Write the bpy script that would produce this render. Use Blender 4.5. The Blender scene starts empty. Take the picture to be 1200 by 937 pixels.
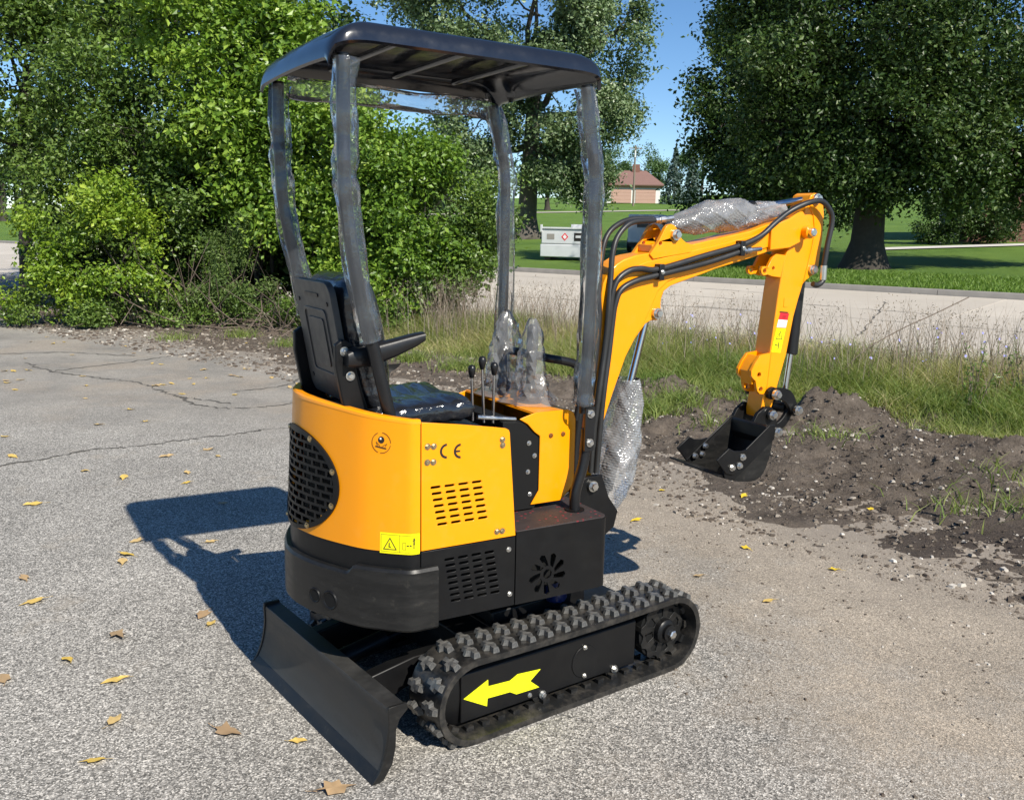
import bpy, bmesh, math, random
import numpy as np
from mathutils import Vector, Matrix
from mathutils.geometry import tessellate_polygon

scene = bpy.context.scene
C = scene.collection
PI = math.pi
random.seed(7)
RNG = np.random.default_rng(11)

# ------------------------------------------------------------------ camera
cam_d = bpy.data.cameras.new('camera')
cam = bpy.data.objects.new('camera', cam_d)
C.objects.link(cam)
PITCH, ROLL, CAM_H = 0.1802, 0.0194, 1.5917
_fw = Vector((0, math.cos(PITCH), -math.sin(PITCH)))
_up = Vector((0, math.sin(PITCH), math.cos(PITCH)))
_rt = Vector((1, 0, 0))
_r2 = _rt * math.cos(ROLL) + _up * math.sin(ROLL)
_u2 = -_rt * math.sin(ROLL) + _up * math.cos(ROLL)
M = Matrix((_r2, _u2, -_fw)).transposed().to_4x4()
M.translation = (0, 0, CAM_H)
cam.matrix_world = M
cam_d.sensor_width = 36.0
cam_d.lens = 36.0 * 1091.54 / 1200.0
cam_d.clip_start = 0.05
cam_d.clip_end = 3000
scene.camera = cam

# ------------------------------------------------------------------ light
SUN_DIR = Vector((-0.650, 0.911, -1.0)).normalized()      # direction the light travels
world = bpy.data.worlds.new('World')
scene.world = world
world.use_nodes = True
wn, wl = world.node_tree.nodes, world.node_tree.links
wn.clear()
sky = wn.new('ShaderNodeTexSky')
sky.sky_type = 'NISHITA'
sky.sun_disc = False
sky.sun_elevation = math.asin(-SUN_DIR.z)
sky.sun_rotation = math.atan2(-SUN_DIR.x, -SUN_DIR.y)
sky.altitude = 2600
sky.air_density = 1.0
sky.dust_density = 0.0
sky.ozone_density = 1.6
bg = wn.new('ShaderNodeBackground')
bg.inputs['Strength'].default_value = 0.105
wo = wn.new('ShaderNodeOutputWorld')
hs = wn.new('ShaderNodeHueSaturation')
hs.inputs['Saturation'].default_value = 1.20
wl.new(sky.outputs[0], hs.inputs['Color'])
wl.new(hs.outputs[0], bg.inputs[0])
wl.new(bg.outputs[0], wo.inputs[0])

sun_d = bpy.data.lights.new('sun', 'SUN')
sun_d.energy = 5.0
sun_d.angle = math.radians(0.55)
sun_d.color = (1.0, 0.94, 0.83)
sun = bpy.data.objects.new('sun', sun_d)
sun.rotation_euler = SUN_DIR.to_track_quat('-Z', 'Y').to_euler()
sun.location = (10, -14, 16)
C.objects.link(sun)

vs = scene.view_settings
vs.view_transform = 'Standard'
vs.look = 'None'
vs.exposure = 0.46
vs.gamma = 1.0
vs.use_curve_mapping = False
scene.render.engine = 'CYCLES'
cy = scene.cycles
cy.max_bounces = 6; cy.diffuse_bounces = 2; cy.glossy_bounces = 3; cy.transmission_bounces = 3; cy.transparent_max_bounces = 12
cy.caustics_reflective = False; cy.caustics_refractive = False

# ------------------------------------------------------------------ helpers
def tag(o, label=None, cat=None, group=None, kind=None):
    if label: o['label'] = label
    if cat: o['category'] = cat
    if group: o['group'] = group
    if kind: o['kind'] = kind
    return o

def empty(name, loc=(0, 0, 0), rz=0, parent=None):
    o = bpy.data.objects.new(name, None)
    o.empty_display_size = 0.1
    o.location = loc
    o.rotation_euler = (0, 0, rz)
    C.objects.link(o)
    if parent: o.parent = parent
    return o

def link(name, me, parent=None, loc=(0, 0, 0), rot=(0, 0, 0)):
    o = bpy.data.objects.new(name, me)
    o.location = loc
    o.rotation_euler = rot
    C.objects.link(o)
    if parent: o.parent = parent
    return o

def finish(me, mat, smooth=None):
    if mat: me.materials.append(mat)
    if smooth is not None:
        me.polygons.foreach_set('use_smooth', [True] * len(me.polygons))
        me.set_sharp_from_angle(angle=math.radians(smooth))
    me.update()
    return me

class MB:
    """collects boxes, bars, plates and tubes of ONE part"""
    def __init__(s): s.v, s.f = [], []
    def add(s, vs_, fs):
        b = len(s.v); s.v += [tuple(p) for p in vs_]
        s.f += [tuple(b + i for i in f) for f in fs]
        return s
    def box(s, x0, x1, y0, y1, z0, z1, M=None):
        vs_ = [(x, y, z) for z in (z0, z1) for y in (y0, y1) for x in (x0, x1)]
        if M: vs_ = [M @ Vector(p) for p in vs_]
        return s.add(vs_, [(0, 2, 3, 1), (4, 5, 7, 6), (0, 1, 5, 4), (2, 6, 7, 3), (0, 4, 6, 2), (1, 3, 7, 5)])
    def tube(s, path, r, n=10, cap=True, sq=1.0):
        P = [Vector(p) for p in path]
        if not isinstance(r, (list, tuple)): r = [r] * len(P)
        t0 = (P[1] - P[0]).normalized()
        ref = Vector((0, 0, 1)) if abs(t0.z) < 0.9 else Vector((1, 0, 0))
        u = t0.cross(ref).normalized()
        vs_, fs = [], []
        for i, p in enumerate(P):
            if i == 0: t = P[1] - P[0]
            elif i == len(P) - 1: t = P[-1] - P[-2]
            else: t = (P[i + 1] - P[i]).normalized() + (P[i] - P[i - 1]).normalized()
            t.normalize()
            u = (u - t * u.dot(t)).normalized()
            w = t.cross(u)
            for k in range(n):
                a = 2 * PI * k / n
                vs_.append(p + (u * math.cos(a) + w * math.sin(a) * sq) * r[i])
        for i in range(len(P) - 1):
            for k in range(n):
                a, b = i * n + k, i * n + (k + 1) % n
                fs.append((a, b, b + n, a + n))
        if cap:
            fs.append(tuple(range(n - 1, -1, -1)))
            fs.append(tuple((len(P) - 1) * n + k for k in range(n)))
        return s.add(vs_, fs)
    def cyl(s, p0, p1, r, n=16): return s.tube([p0, p1], r, n)
    def plate(s, outer, d0, d1, holes=(), fr=None):
        """2-D outline (with holes) given thickness d0..d1 along the frame's normal; default frame: x,z outline, y thickness"""
        if fr is None: fr = lambda u, v, d: (u, d, v)
        loops = [list(outer)] + [list(h) for h in holes]
        def area(l): return sum(l[i][0] * l[(i + 1) % len(l)][1] - l[(i + 1) % len(l)][0] * l[i][1] for i in range(len(l)))
        loops = [l if (area(l) > 0) == (i == 0) else l[::-1] for i, l in enumerate(loops)]
        flat = [p for l in loops for p in l]
        tris = tessellate_polygon([[Vector((p[0], p[1], 0)) for p in l] for l in loops])
        n = len(flat)
        vs_ = [fr(p[0], p[1], d0) for p in flat] + [fr(p[0], p[1], d1) for p in flat]
        fs = []
        for t in tris:
            a, b, c = t
            A = (flat[b][0] - flat[a][0]) * (flat[c][1] - flat[a][1]) - (flat[c][0] - flat[a][0]) * (flat[b][1] - flat[a][1])
            if A < 0: a, b, c = a, c, b
            fs.append((a, b, c)); fs.append((n + a, n + c, n + b))
        o = 0
        for l in loops:
            for i in range(len(l)):
                j = (i + 1) % len(l)
                fs.append((o + i, n + o + i, n + o + j, o + j))
            o += len(l)
        return s.add(vs_, fs)
    def lathe(s, prof, c, axis=Vector((0, 0, 1)), n=16):
        """prof: (r, h) along axis"""
        axis = Vector(axis).normalized()
        ref = Vector((0, 0, 1)) if abs(axis.z) < 0.9 else Vector((1, 0, 0))
        u = axis.cross(ref).normalized(); w = axis.cross(u)
        vs_, fs = [], []
        for r, h in prof:
            for k in range(n):
                a = 2 * PI * k / n
                vs_.append(Vector(c) + axis * h + (u * math.cos(a) + w * math.sin(a)) * r)
        for i in range(len(prof) - 1):
            for k in range(n):
                a, b = i * n + k, i * n + (k + 1) % n
                fs.append((a, b, b + n, a + n))
        fs.append(tuple(range(n - 1, -1, -1)))
        fs.append(tuple((len(prof) - 1) * n + k for k in range(n)))
        return s.add(vs_, fs)
    def mesh(s, name, mat, smooth=35):
        me = bpy.data.meshes.new(name)
        me.from_pydata([tuple(p) for p in s.v], [], s.f)
        me.validate()
        bm = bmesh.new(); bm.from_mesh(me)
        bmesh.ops.recalc_face_normals(bm, faces=bm.faces)
        bm.to_mesh(me); bm.free()
        return finish(me, mat, smooth)
    def build(s, name, mat, parent=None, smooth=35, bevel=0, seg=2, loc=(0, 0, 0), rot=(0, 0, 0)):
        o = link(name, s.mesh(name, mat, smooth), parent, loc, rot)
        if bevel:
            m = o.modifiers.new('bevel', 'BEVEL')
            m.width = bevel; m.segments = seg; m.limit_method = 'ANGLE'; m.angle_limit = math.radians(38)
        return o

def circle(cx, cz, r, n=16, a0=0): return [(cx + r * math.cos(a0 + 2 * PI * k / n), cz + r * math.sin(a0 + 2 * PI * k / n)) for k in range(n)]
def slot(cx, cz, w, h, n=5):
    r = h / 2; x = w / 2 - r; out = []
    for k in range(n): a = -PI / 2 + PI * k / (n - 1); out.append((cx + x + r * math.cos(a), cz + r * math.sin(a)))
    for k in range(n): a = PI / 2 + PI * k / (n - 1); out.append((cx - x + r * math.cos(a), cz + r * math.sin(a)))
    return out
def spline(pts, k=6):
    """Catmull-Rom through points"""
    P = [Vector(p) for p in pts]; out = []
    for i in range(len(P) - 1):
        p0 = P[max(i - 1, 0)]; p1 = P[i]; p2 = P[i + 1]; p3 = P[min(i + 2, len(P) - 1)]
        for j in range(k):
            t = j / k
            out.append(0.5 * ((2 * p1) + (p2 - p0) * t + (2 * p0 - 5 * p1 + 4 * p2 - p3) * t * t + (3 * p1 - p0 - 3 * p2 + p3) * t ** 3))
    out.append(P[-1])
    return out

def np_mesh(name, verts, faces, mat, smooth=False, attrs=None):
    """fast mesh from numpy: faces (n,k) of equal size k; attrs {name: per-face float}"""
    me = bpy.data.meshes.new(name)
    n, k = faces.shape
    me.vertices.add(len(verts)); me.vertices.foreach_set('co', np.ascontiguousarray(verts, dtype=np.float32).ravel())
    me.loops.add(n * k); me.loops.foreach_set('vertex_index', np.ascontiguousarray(faces, dtype=np.int32).ravel())
    me.polygons.add(n); me.polygons.foreach_set('loop_start', np.arange(0, n * k, k, dtype=np.int32))
    me.polygons.foreach_set('use_smooth', np.full(n, smooth))
    if attrs:
        for a, val in attrs.items():
            at = me.attributes.new(a, 'FLOAT', 'FACE')
            at.data.foreach_set('value', np.ascontiguousarray(val, dtype=np.float32))
    me.update(calc_edges=True)
    if mat: me.materials.append(mat)
    return me

def _h(ix, iy, seed):
    n = (ix.astype(np.int64) * 374761393 + iy.astype(np.int64) * 668265263 + seed * 1442695041) & 0xffffffff
    n = ((n ^ (n >> 13)) * 1274126177) & 0xffffffff
    return ((n ^ (n >> 16)) & 0xffff) / 65535.0
def vnoise(x, y, seed=0):
    x = np.asarray(x, float); y = np.asarray(y, float)
    ix, iy = np.floor(x), np.floor(y); fx, fy = x - ix, y - iy
    fx = fx * fx * (3 - 2 * fx); fy = fy * fy * (3 - 2 * fy)
    a, b = _h(ix, iy, seed), _h(ix + 1, iy, seed); c, d = _h(ix, iy + 1, seed), _h(ix + 1, iy + 1, seed)
    return (a * (1 - fx) + b * fx) * (1 - fy) + (c * (1 - fx) + d * fx) * fy
def fbm(x, y, oct=4, seed=0):
    s, a, t = 0, 1, 0
    for o in range(oct): s = s + a * vnoise(x * 2 ** o, y * 2 ** o, seed + o); t += a; a *= 0.5
    return s / t
def sstep(a, b, x):
    t = np.clip((x - a) / (b - a), 0, 1); return t * t * (3 - 2 * t)

# ------------------------------------------------------------------ materials
class NT:
    def __init__(s, name):
        s.m = bpy.data.materials.new(name); s.m.use_nodes = True
        s.t = s.m.node_tree; s.n = s.t.nodes; s.n.clear()
        s.out = s.n.new('ShaderNodeOutputMaterial')
    def node(s, t, **kw):
        n = s.n.new(t)
        for k, v in kw.items():
            if k in n.inputs: n.inputs[k].default_value = v
            else: setattr(n, k, v)
        return n
    def l(s, a, b): s.t.links.new(a, b)
    def noise(s, vec, scale, detail=4, rough=0.55):
        n = s.node('ShaderNodeTexNoise'); n.inputs['Scale'].default_value = scale; n.inputs['Detail'].default_value = detail; n.inputs['Roughness'].default_value = rough
        if vec is not None: s.l(vec, n.inputs['Vector'])
        return n.outputs[0]
    def voro(s, vec, scale, out='Color', feature='F1'):
        n = s.node('ShaderNodeTexVoronoi'); n.feature = feature; n.inputs['Scale'].default_value = scale
        if vec is not None: s.l(vec, n.inputs['Vector'])
        return n.outputs[out]
    def ramp(s, fac, stops, interp='LINEAR'):
        n = s.node('ShaderNodeValToRGB'); cr = n.color_ramp; cr.interpolation = interp
        while len(cr.elements) < len(stops): cr.elements.new(0.5)
        for e, (p, c) in zip(cr.elements, stops):
            e.position = p; e.color = (c, c, c, 1) if not isinstance(c, (tuple, list)) else (*c[:3], 1)
        s.l(fac, n.inputs[0]); return n.outputs[0]
    def mix(s, fac, a, b, blend='MIX'):
        n = s.node('ShaderNodeMix'); n.data_type = 'RGBA'; n.blend_type = blend
        for sock, v in ((0, fac), (6, a), (7, b)):
            if hasattr(v, 'is_linked') or hasattr(v, 'node'): s.l(v, n.inputs[sock])
            elif sock == 0: n.inputs[0].default_value = v
            else: n.inputs[sock].default_value = (*v[:3], 1)
        return n.outputs[2]
    def math(s, op, a, b=0.0, clamp=False):
        n = s.node('ShaderNodeMath'); n.operation = op; n.use_clamp = clamp
        for i, v in enumerate((a, b)):
            if hasattr(v, 'node'): s.l(v, n.inputs[i])
            else: n.inputs[i].default_value = v
        return n.outputs[0]
    def bump(s, h, strength=0.3, dist=0.01, normal=None):
        n = s.node('ShaderNodeBump'); n.inputs['Strength'].default_value = strength; n.inputs['Distance'].default_value = dist
        s.l(h, n.inputs['Height'])
        if normal is not None: s.l(normal, n.inputs['Normal'])
        return n.outputs[0]
    def bsdf(s, col, rough=0.5, metal=0.0, spec=0.5, normal=None, coat=0.0, coat_rough=0.1):
        b = s.node('ShaderNodeBsdfPrincipled')
        for sock, v in (('Base Color', col), ('Roughness', rough), ('Metallic', metal), ('Specular IOR Level', spec), ('Coat Weight', coat), ('Coat Roughness', coat_rough)):
            if hasattr(v, 'node'): s.l(v, b.inputs[sock])
            elif sock == 'Base Color': b.inputs[sock].default_value = (*v[:3], 1)
            else: b.inputs[sock].default_value = v
        if normal is not None: s.l(normal, b.inputs['Normal'])
        return b.outputs[0]
    def done(s, sh): s.l(sh, s.out.inputs['Surface']); return s.m
    def pos(s): return s.node('ShaderNodeNewGeometry').outputs['Position']
    def obj(s): return s.node('ShaderNodeTexCoord').outputs['Object']

def simple(name, col, rough=0.5, metal=0.0, spec=0.5, coat=0.0, var=0.12, scale=6, bump=0.0, bscale=200):
    t = NT(name); p = t.obj()
    n = t.noise(p, scale, 5)
    c = t.mix(n, tuple(x * (1 - var) for x in col), tuple(min(1, x * (1 + var)) for x in col))
    r = t.ramp(t.noise(p, scale * 4, 4), [(0.3, max(0.02, rough - 0.08)), (0.7, min(1, rough + 0.08))])
    nm = t.bump(t.noise(p, bscale, 3), bump, 0.002) if bump else None
    return t.done(t.bsdf(c, r, metal, spec, nm, coat))

M_ = {}
def make_mats():
    # machine
    t = NT('orange_paint'); p = t.obj()
    col = t.mix(t.noise(p, 3, 3), (0.90, 0.305, 0.001), (0.93, 0.33, 0.001))
    dust = t.ramp(t.noise(p, 22, 6, 0.7), [(0.55, 0.0), (0.8, 0.10)])
    col = t.mix(dust, col, (0.62, 0.40, 0.16))
    nm = t.bump(t.noise(p, 5, 2), 0.10, 0.006, t.bump(t.noise(p, 220, 2), 0.03, 0.001))
    sm = t.ramp(t.noise(p, 11, 5, 0.7), [(0.4, 0.30), (0.7, 0.50)])
    M_['orange'] = t.done(t.bsdf(col, sm, 0, 0.35, nm, 0.22, 0.10))
    t = NT('black_paint'); p = t.obj()
    dust = t.ramp(t.noise(p, 9, 6, 0.65), [(0.45, 0.0), (0.75, 0.30)])
    col = t.mix(dust, (0.006, 0.006, 0.0065), (0.018, 0.0175, 0.016))
    rg = t.ramp(t.noise(p, 14, 5), [(0.3, 0.32), (0.7, 0.5)])
    M_['black'] = t.done(t.bsdf(col, rg, 0, 0.26, t.bump(t.noise(p, 300, 2), 0.05, 0.001)))
    t = NT('scuffed_black_steel'); p = t.obj()
    st = t.node('ShaderNodeMapping'); st.inputs['Scale'].default_value = (1, 1, 5); t.l(p, st.inputs[0])
    d1 = t.ramp(t.noise(st.outputs[0], 7, 6, 0.7), [(0.42, 0.0), (0.72, 0.65)])
    d2 = t.ramp(t.noise(p, 30, 5, 0.7), [(0.58, 0.0), (0.72, 0.35)])
    col = t.mix(d1, (0.009, 0.009, 0.009), (0.026, 0.0245, 0.0225))
    col = t.mix(d2, col, (0.065, 0.060, 0.051))
    M_['scuffed'] = t.done(t.bsdf(col, t.ramp(d1, [(0, 0.36), (1, 0.6)]), 0, 0.35, t.bump(t.noise(p, 90, 4), 0.12, 0.002)))
    t = NT('blade_grey_black_steel'); p = t.obj()
    st = t.node('ShaderNodeMapping'); st.inputs['Scale'].default_value = (1, 1.5, 6); t.l(p, st.inputs[0])
    d1 = t.ramp(t.noise(st.outputs[0], 5, 6, 0.7), [(0.35, 0.0), (0.70, 1.0)])
    d2 = t.ramp(t.noise(st.outputs[0], 28, 5, 0.75), [(0.58, 0.0), (0.70, 0.6)])
    col = t.mix(d1, (0.022, 0.0215, 0.021), (0.048, 0.046, 0.042))
    col = t.mix(d2, col, (0.012, 0.012, 0.012))
    M_['blade'] = t.done(t.bsdf(col, t.ramp(d1, [(0, 0.40), (1, 0.62)]), 0, 0.45, t.bump(t.noise(p, 60, 4), 0.12, 0.002)))
    t = NT('track_rubber'); p = t.obj()
    dust = t.ramp(t.noise(p, 18, 6, 0.7), [(0.45, 0.0), (0.7, 0.55)])
    col = t.mix(dust, (0.012, 0.012, 0.012), (0.085, 0.074, 0.060))
    M_['rubber'] = t.done(t.bsdf(col, t.ramp(dust, [(0, 0.33), (1, 0.75)]), 0, 0.5, t.bump(t.noise(p, 120, 4), 0.2, 0.002)))
    t = NT('lug_sheen_rubber'); p = t.obj()  # lighter grey puts the shine of the lug tops into the colour
    dust = t.ramp(t.noise(p, 55, 4, 0.7), [(0.35, 0.0), (0.7, 0.7)])
    M_['lug'] = t.done(t.bsdf(t.mix(dust, (0.05, 0.05, 0.05), (0.20, 0.19, 0.17)), 0.38, 0, 0.5))
    M_['canopy'] = simple('glossy_black_canopy', (0.012, 0.014, 0.020), 0.14, spec=0.9, var=0.3, scale=4)
    M_['dark'] = simple('shadowed_void_black', (0.008, 0.008, 0.008), 0.7, spec=0.2)
    M_['plastic'] = simple('black_plastic', (0.010, 0.010, 0.011), 0.36, spec=0.4, bump=0.1, bscale=400)
    M_['seatback'] = simple('grey_black_seat_shell', (0.048, 0.046, 0.043), 0.45, bump=0.25, bscale=500)
    t = NT('film_covered_vinyl'); p = t.obj()
    w = t.noise(p, 18, 5, 0.65); w2 = t.voro(p, 26, 'Distance')
    nm = t.bump(w2, 0.22, 0.02, t.bump(w, 0.3, 0.02))
    M_['vinyl'] = t.done(t.bsdf((0.013, 0.014, 0.017), 0.14, 0, 0.6, nm, 0.5, 0.06))
    M_['steel'] = simple('zinc_steel', (0.62, 0.61, 0.58), 0.3, 1.0)
    M_['brass'] = simple('passivated_bolt', (0.50, 0.40, 0.24), 0.35, 1.0)
    M_['chrome'] = simple('chrome_rod', (0.50, 0.51, 0.53), 0.16, 1.0, var=0.03)
    M_['hose'] = simple('hydraulic_hose_rubber', (0.022, 0.022, 0.022), 0.42)
    M_['yellow'] = simple('yellow_sticker', (0.88, 0.78, 0.0), 0.4, var=0.02)
    M_['arrowy'] = simple('bright_yellow_sticker', (0.86, 0.88, 0.01), 0.4, var=0.02)
    M_['ink'] = simple('black_print', (0.015, 0.012, 0.01), 0.5)
    M_['inkbrown'] = simple('dark_brown_print', (0.16, 0.05, 0.004), 0.5)
    M_['red'] = simple('red_sticker', (0.75, 0.02, 0.03), 0.4, var=0.03)
    M_['white'] = simple('white_sticker', (0.8, 0.8, 0.8), 0.4, var=0.02)
    M_['blue'] = simple('blue_motor_paint', (0.005, 0.015, 0.08), 0.35)
    M_['belt'] = simple('seat_belt_webbing', (0.03, 0.03, 0.03), 0.7, bump=0.5, bscale=700)
    t = NT('red_dotted_floor_mat'); p = t.obj()
    c2 = t.ramp(t.voro(p, 42, 'Distance'), [(0.16, 1.0), (0.24, 0.0)])
    base = t.mix(t.noise(p, 25, 6, 0.7), (0.016, 0.012, 0.012), (0.055, 0.043, 0.042))
    M_['floormat'] = t.done(t.bsdf(t.mix(c2, base, (0.20, 0.02, 0.03)), 0.65, 0, 0.4, t.bump(c2, 0.4, 0.003)))
    def film(name, op, white, wr, rough=0.12, mott=0.8, gloss=0.9):
        t = NT(name); p = t.obj()
        n1 = t.noise(p, 16, 4, 0.7)
        nm = t.bump(n1, wr, 0.03)
        cl = t.ramp(n1, [(0.40, 0.0), (0.62, 1.0)])
        tr = t.node('ShaderNodeBsdfTransparent'); tr.inputs[0].default_value = (0.97, 0.97, 0.97, 1)
        di = t.node('ShaderNodeBsdfTranslucent'); di.inputs[0].default_value = (*white, 1)
        df = t.node('ShaderNodeBsdfDiffuse'); df.inputs[0].default_value = (*white, 1)
        md = t.node('ShaderNodeMixShader'); md.inputs[0].default_value = 0.6; t.l(di.outputs[0], md.inputs[1]); t.l(df.outputs[0], md.inputs[2])
        mx = t.node('ShaderNodeMixShader')
        fac = t.math('MULTIPLY_ADD', cl, op * mott); fac.node.inputs[2].default_value = op * (1 - mott * 0.5)
        t.l(fac, mx.inputs[0]); t.l(tr.outputs[0], mx.inputs[1]); t.l(md.outputs[0], mx.inputs[2])
        gl = t.node('ShaderNodeBsdfGlossy'); gl.inputs['Roughness'].default_value = rough; t.l(nm, gl.inputs['Normal'])
        lw = t.node('ShaderNodeFresnel'); lw.inputs['IOR'].default_value = 1.5; t.l(nm, lw.inputs['Normal'])
        f2 = t.math('MULTIPLY', lw.outputs[0], gloss, True)
        m2 = t.node('ShaderNodeMixShader'); t.l(f2, m2.inputs[0]); t.l(mx.outputs[0], m2.inputs[1]); t.l(gl.outputs[0], m2.inputs[2])
        return t.done(m2.outputs[0])
    M_['film'] = film('clear_plastic_film', 0.075, (0.75, 0.82, 0.92), 0.14, 0.12, 0.25, 1.3)
    M_['bag'] = film('crumpled_plastic_bag', 0.20, (0.92, 0.92, 0.92), 0.15, 0.18, 0.25)
    M_['bubble'] = film('bubble_wrap', 0.33, (0.97, 0.97, 0.98), 0.10, 0.12, 0.5, 1.3)

    # setting
    t = NT('weathered_asphalt'); p = t.pos()
    ag = t.node('ShaderNodeSeparateColor'); t.l(t.voro(p, 210, 'Color'), ag.inputs[0])
    ag2 = t.node('ShaderNodeSeparateColor'); t.l(t.voro(p, 105, 'Color'), ag2.inputs[0])
    st = t.ramp(ag.outputs[0], [(0.0, 0.05), (0.28, 0.14), (0.52, 0.26), (0.72, 0.40), (0.88, 0.68), (1.0, 0.90)])
    st2 = t.ramp(ag2.outputs[1], [(0.0, 0.10), (0.45, 0.24), (0.8, 0.42), (1.0, 0.80)])
    stones = t.mix(0.30, st, st2)
    warm = t.mix(t.noise(p, 90, 2), (0.92, 0.875, 0.80), (0.98, 0.91, 0.80))
    stones = t.mix(1.0, stones, warm, 'MULTIPLY')
    big = t.ramp(t.noise(p, 0.9, 5, 0.65), [(0.32, 0.80), (0.68, 1.15)])
    stain = t.ramp(t.noise(p, 2.3, 4, 0.7), [(0.60, 0.0), (0.74, 0.40)])
    stones = t.mix(stain, stones, (0.34, 0.29, 0.225))
    stones = t.mix(1.0, stones, big, 'MULTIPLY')
    sep = t.node('ShaderNodeSeparateXYZ'); t.l(p, sep.inputs[0])
    X, Y = sep.outputs[0], sep.outputs[1]
    w1 = t.noise(p, 1.1, 4, 0.65); w2 = t.noise(p, 3.5, 4, 0.7)
    wob = t.math('ADD', t.math('MULTIPLY', t.math('SUBTRACT', w1, 0.5), 2.6), t.math('MULTIPLY', t.math('SUBTRACT', w2, 0.5), 1.5))
    # dust spread out from the dug verge: grows with .64x + .77y and to the right
    sd = t.math('ADD', t.math('MULTIPLY', X, 0.92), t.math('MULTIPLY', Y, 0.42))
    sd = t.math('ADD', sd, wob)
    dust = t.ramp(t.math('MULTIPLY', sd, 0.2), [(0.33, 0.0), (0.58, 1.0)])
    sandcol = t.mix(t.noise(p, 160, 4, 0.7), (0.27, 0.222, 0.168), (0.44, 0.375, 0.295))
    grit = t.ramp(ag.outputs[1], [(0.0, 0.45), (0.35, 0.85), (0.75, 1.10), (1.0, 1.75)])
    sandcol = t.mix(1.0, sandcol, grit, 'MULTIPLY')
    damp = t.ramp(t.noise(p, 1.7, 6, 0.7), [(0.38, 0.80), (0.6, 1.05)])
    sandcol = t.mix(1.0, sandcol, damp, 'MULTIPLY')
    col = t.mix(t.math('MULTIPLY', dust, 0.9), stones, sandcol)
    # far smoother grey-brown worn patch
    s2 = t.math('ADD', t.math('MULTIPLY', X, 0.30), t.math('MULTIPLY', Y, 0.95))
    s2 = t.math('ADD', s2, t.math('MULTIPLY', wob, 0.45))
    worn = t.ramp(t.math('MULTIPLY', s2, 0.1), [(0.55, 0.0), (0.70, 1.0)])
    wcol = t.mix(t.ramp(t.noise(p, 1.3, 6, 0.7), [(0.35, 0), (0.65, 1)]), (0.18, 0.168, 0.15), (0.33, 0.30, 0.26))
    wcol = t.mix(t.ramp(t.noise(p, 0.7, 5, 0.65), [(0.5, 0), (0.62, 0.7)]), wcol, (0.33, 0.275, 0.215))
    wcol = t.mix(1.0, wcol, t.ramp(ag.outputs[2], [(0, 0.75), (0.8, 1.05), (1, 1.7)]), 'MULTIPLY')
    col = t.mix(t.math('MULTIPLY', worn, 0.75), col, wcol)
    # earth trodden out from the dug strip
    ss = t.math('ADD', t.math('MULTIPLY', X, 0.64), t.math('MULTIPLY', Y, 0.768))
    tt = t.math('SUBTRACT', t.math('MULTIPLY', X, 0.768), t.math('MULTIPLY', Y, 0.64))
    rise = t.math('MULTIPLY', t.math('MINIMUM', t.math('MAXIMUM', t.math('SUBTRACT', -1.5, tt), 0.0), 6.0), 0.33)
    ed = t.math('SUBTRACT', t.math('ADD', ss, t.math('MULTIPLY', wob, 0.55)), t.math('ADD', rise, 3.95))
    em = t.ramp(ed, [(0.0, 0.0), (1.0, 0.72)])
    ecol = t.mix(t.noise(p, 38, 5, 0.75), (0.12, 0.098, 0.08), (0.36, 0.31, 0.255))
    col = t.mix(em, col, ecol)
    hgt = t.math('ADD', t.voro(p, 210, 'Distance'), t.math('MULTIPLY', t.noise(p, 300, 2), 0.4))
    nm = t.bump(hgt, 0.5, 0.004)
    M_['asphalt'] = t.done(t.bsdf(col, 0.85, 0, 0.3, nm))

    t = NT('dug_soil'); p = t.pos()
    n = t.noise(p, 5, 8, 0.7); n2 = t.noise(p, 60, 5, 0.7)
    col = t.mix(t.ramp(n, [(0.35, 0), (0.65, 1)]), (0.092, 0.073, 0.057), (0.27, 0.22, 0.175))
    col = t.mix(t.ramp(n2, [(0.45, 0), (0.75, 0.5)]), col, (0.29, 0.24, 0.195))
    at = t.node('ShaderNodeAttribute'); at.attribute_name = 'damp'
    col = t.mix(at.outputs['Fac'], col, (0.11, 0.088, 0.074))
    nm = t.bump(t.noise(p, 45, 7, 0.8), 1.0, 0.05)
    M_['soil'] = t.done(t.bsdf(col, 0.95, 0, 0.2, nm))
    t = NT('loose_stone'); at = t.node('ShaderNodeAttribute'); at.attribute_name = 'tint'
    col = t.ramp(at.outputs['Fac'], [(0, (0.085, 0.066, 0.052)), (0.45, (0.17, 0.14, 0.11)), (0.8, (0.33, 0.29, 0.24)), (1, (0.58, 0.54, 0.48))])
    M_['stone'] = t.done(t.bsdf(col, 0.9, 0, 0.25))
    t = NT('concrete_road'); p = t.pos()
    n = t.noise(p, 0.8, 7, 0.65); n2 = t.noise(p, 30, 5, 0.7)
    oi = t.node('ShaderNodeObjectInfo')
    col = t.mix(n, (0.42, 0.375, 0.315), (0.60, 0.545, 0.47))
    col = t.mix(t.ramp(n2, [(0.4, 0), (0.75, 0.4)]), col, (0.38, 0.335, 0.285))
    col = t.mix(1.0, col, t.ramp(oi.outputs['Random'], [(0, 0.93), (1, 1.06)]), 'MULTIPLY')
    M_['concrete'] = t.done(t.bsdf(col, 0.85, 0, 0.3, t.bump(n2, 0.3, 0.004)))
    M_['joint'] = simple('tar_joint', (0.03, 0.028, 0.026), 0.8)
    M_['kerb'] = simple('kerb_concrete', (0.27, 0.25, 0.225), 0.85, var=0.25, scale=3, bump=0.4, bscale=60)
    t = NT('mown_lawn'); p = t.pos()
    n = t.noise(p, 0.35, 5, 0.6); n2 = t.noise(p, 14, 6, 0.75)
    mp = t.node('ShaderNodeMapping'); mp.inputs['Rotation'].default_value = (0, 0, 0.35); t.l(p, mp.inputs[0])
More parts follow.
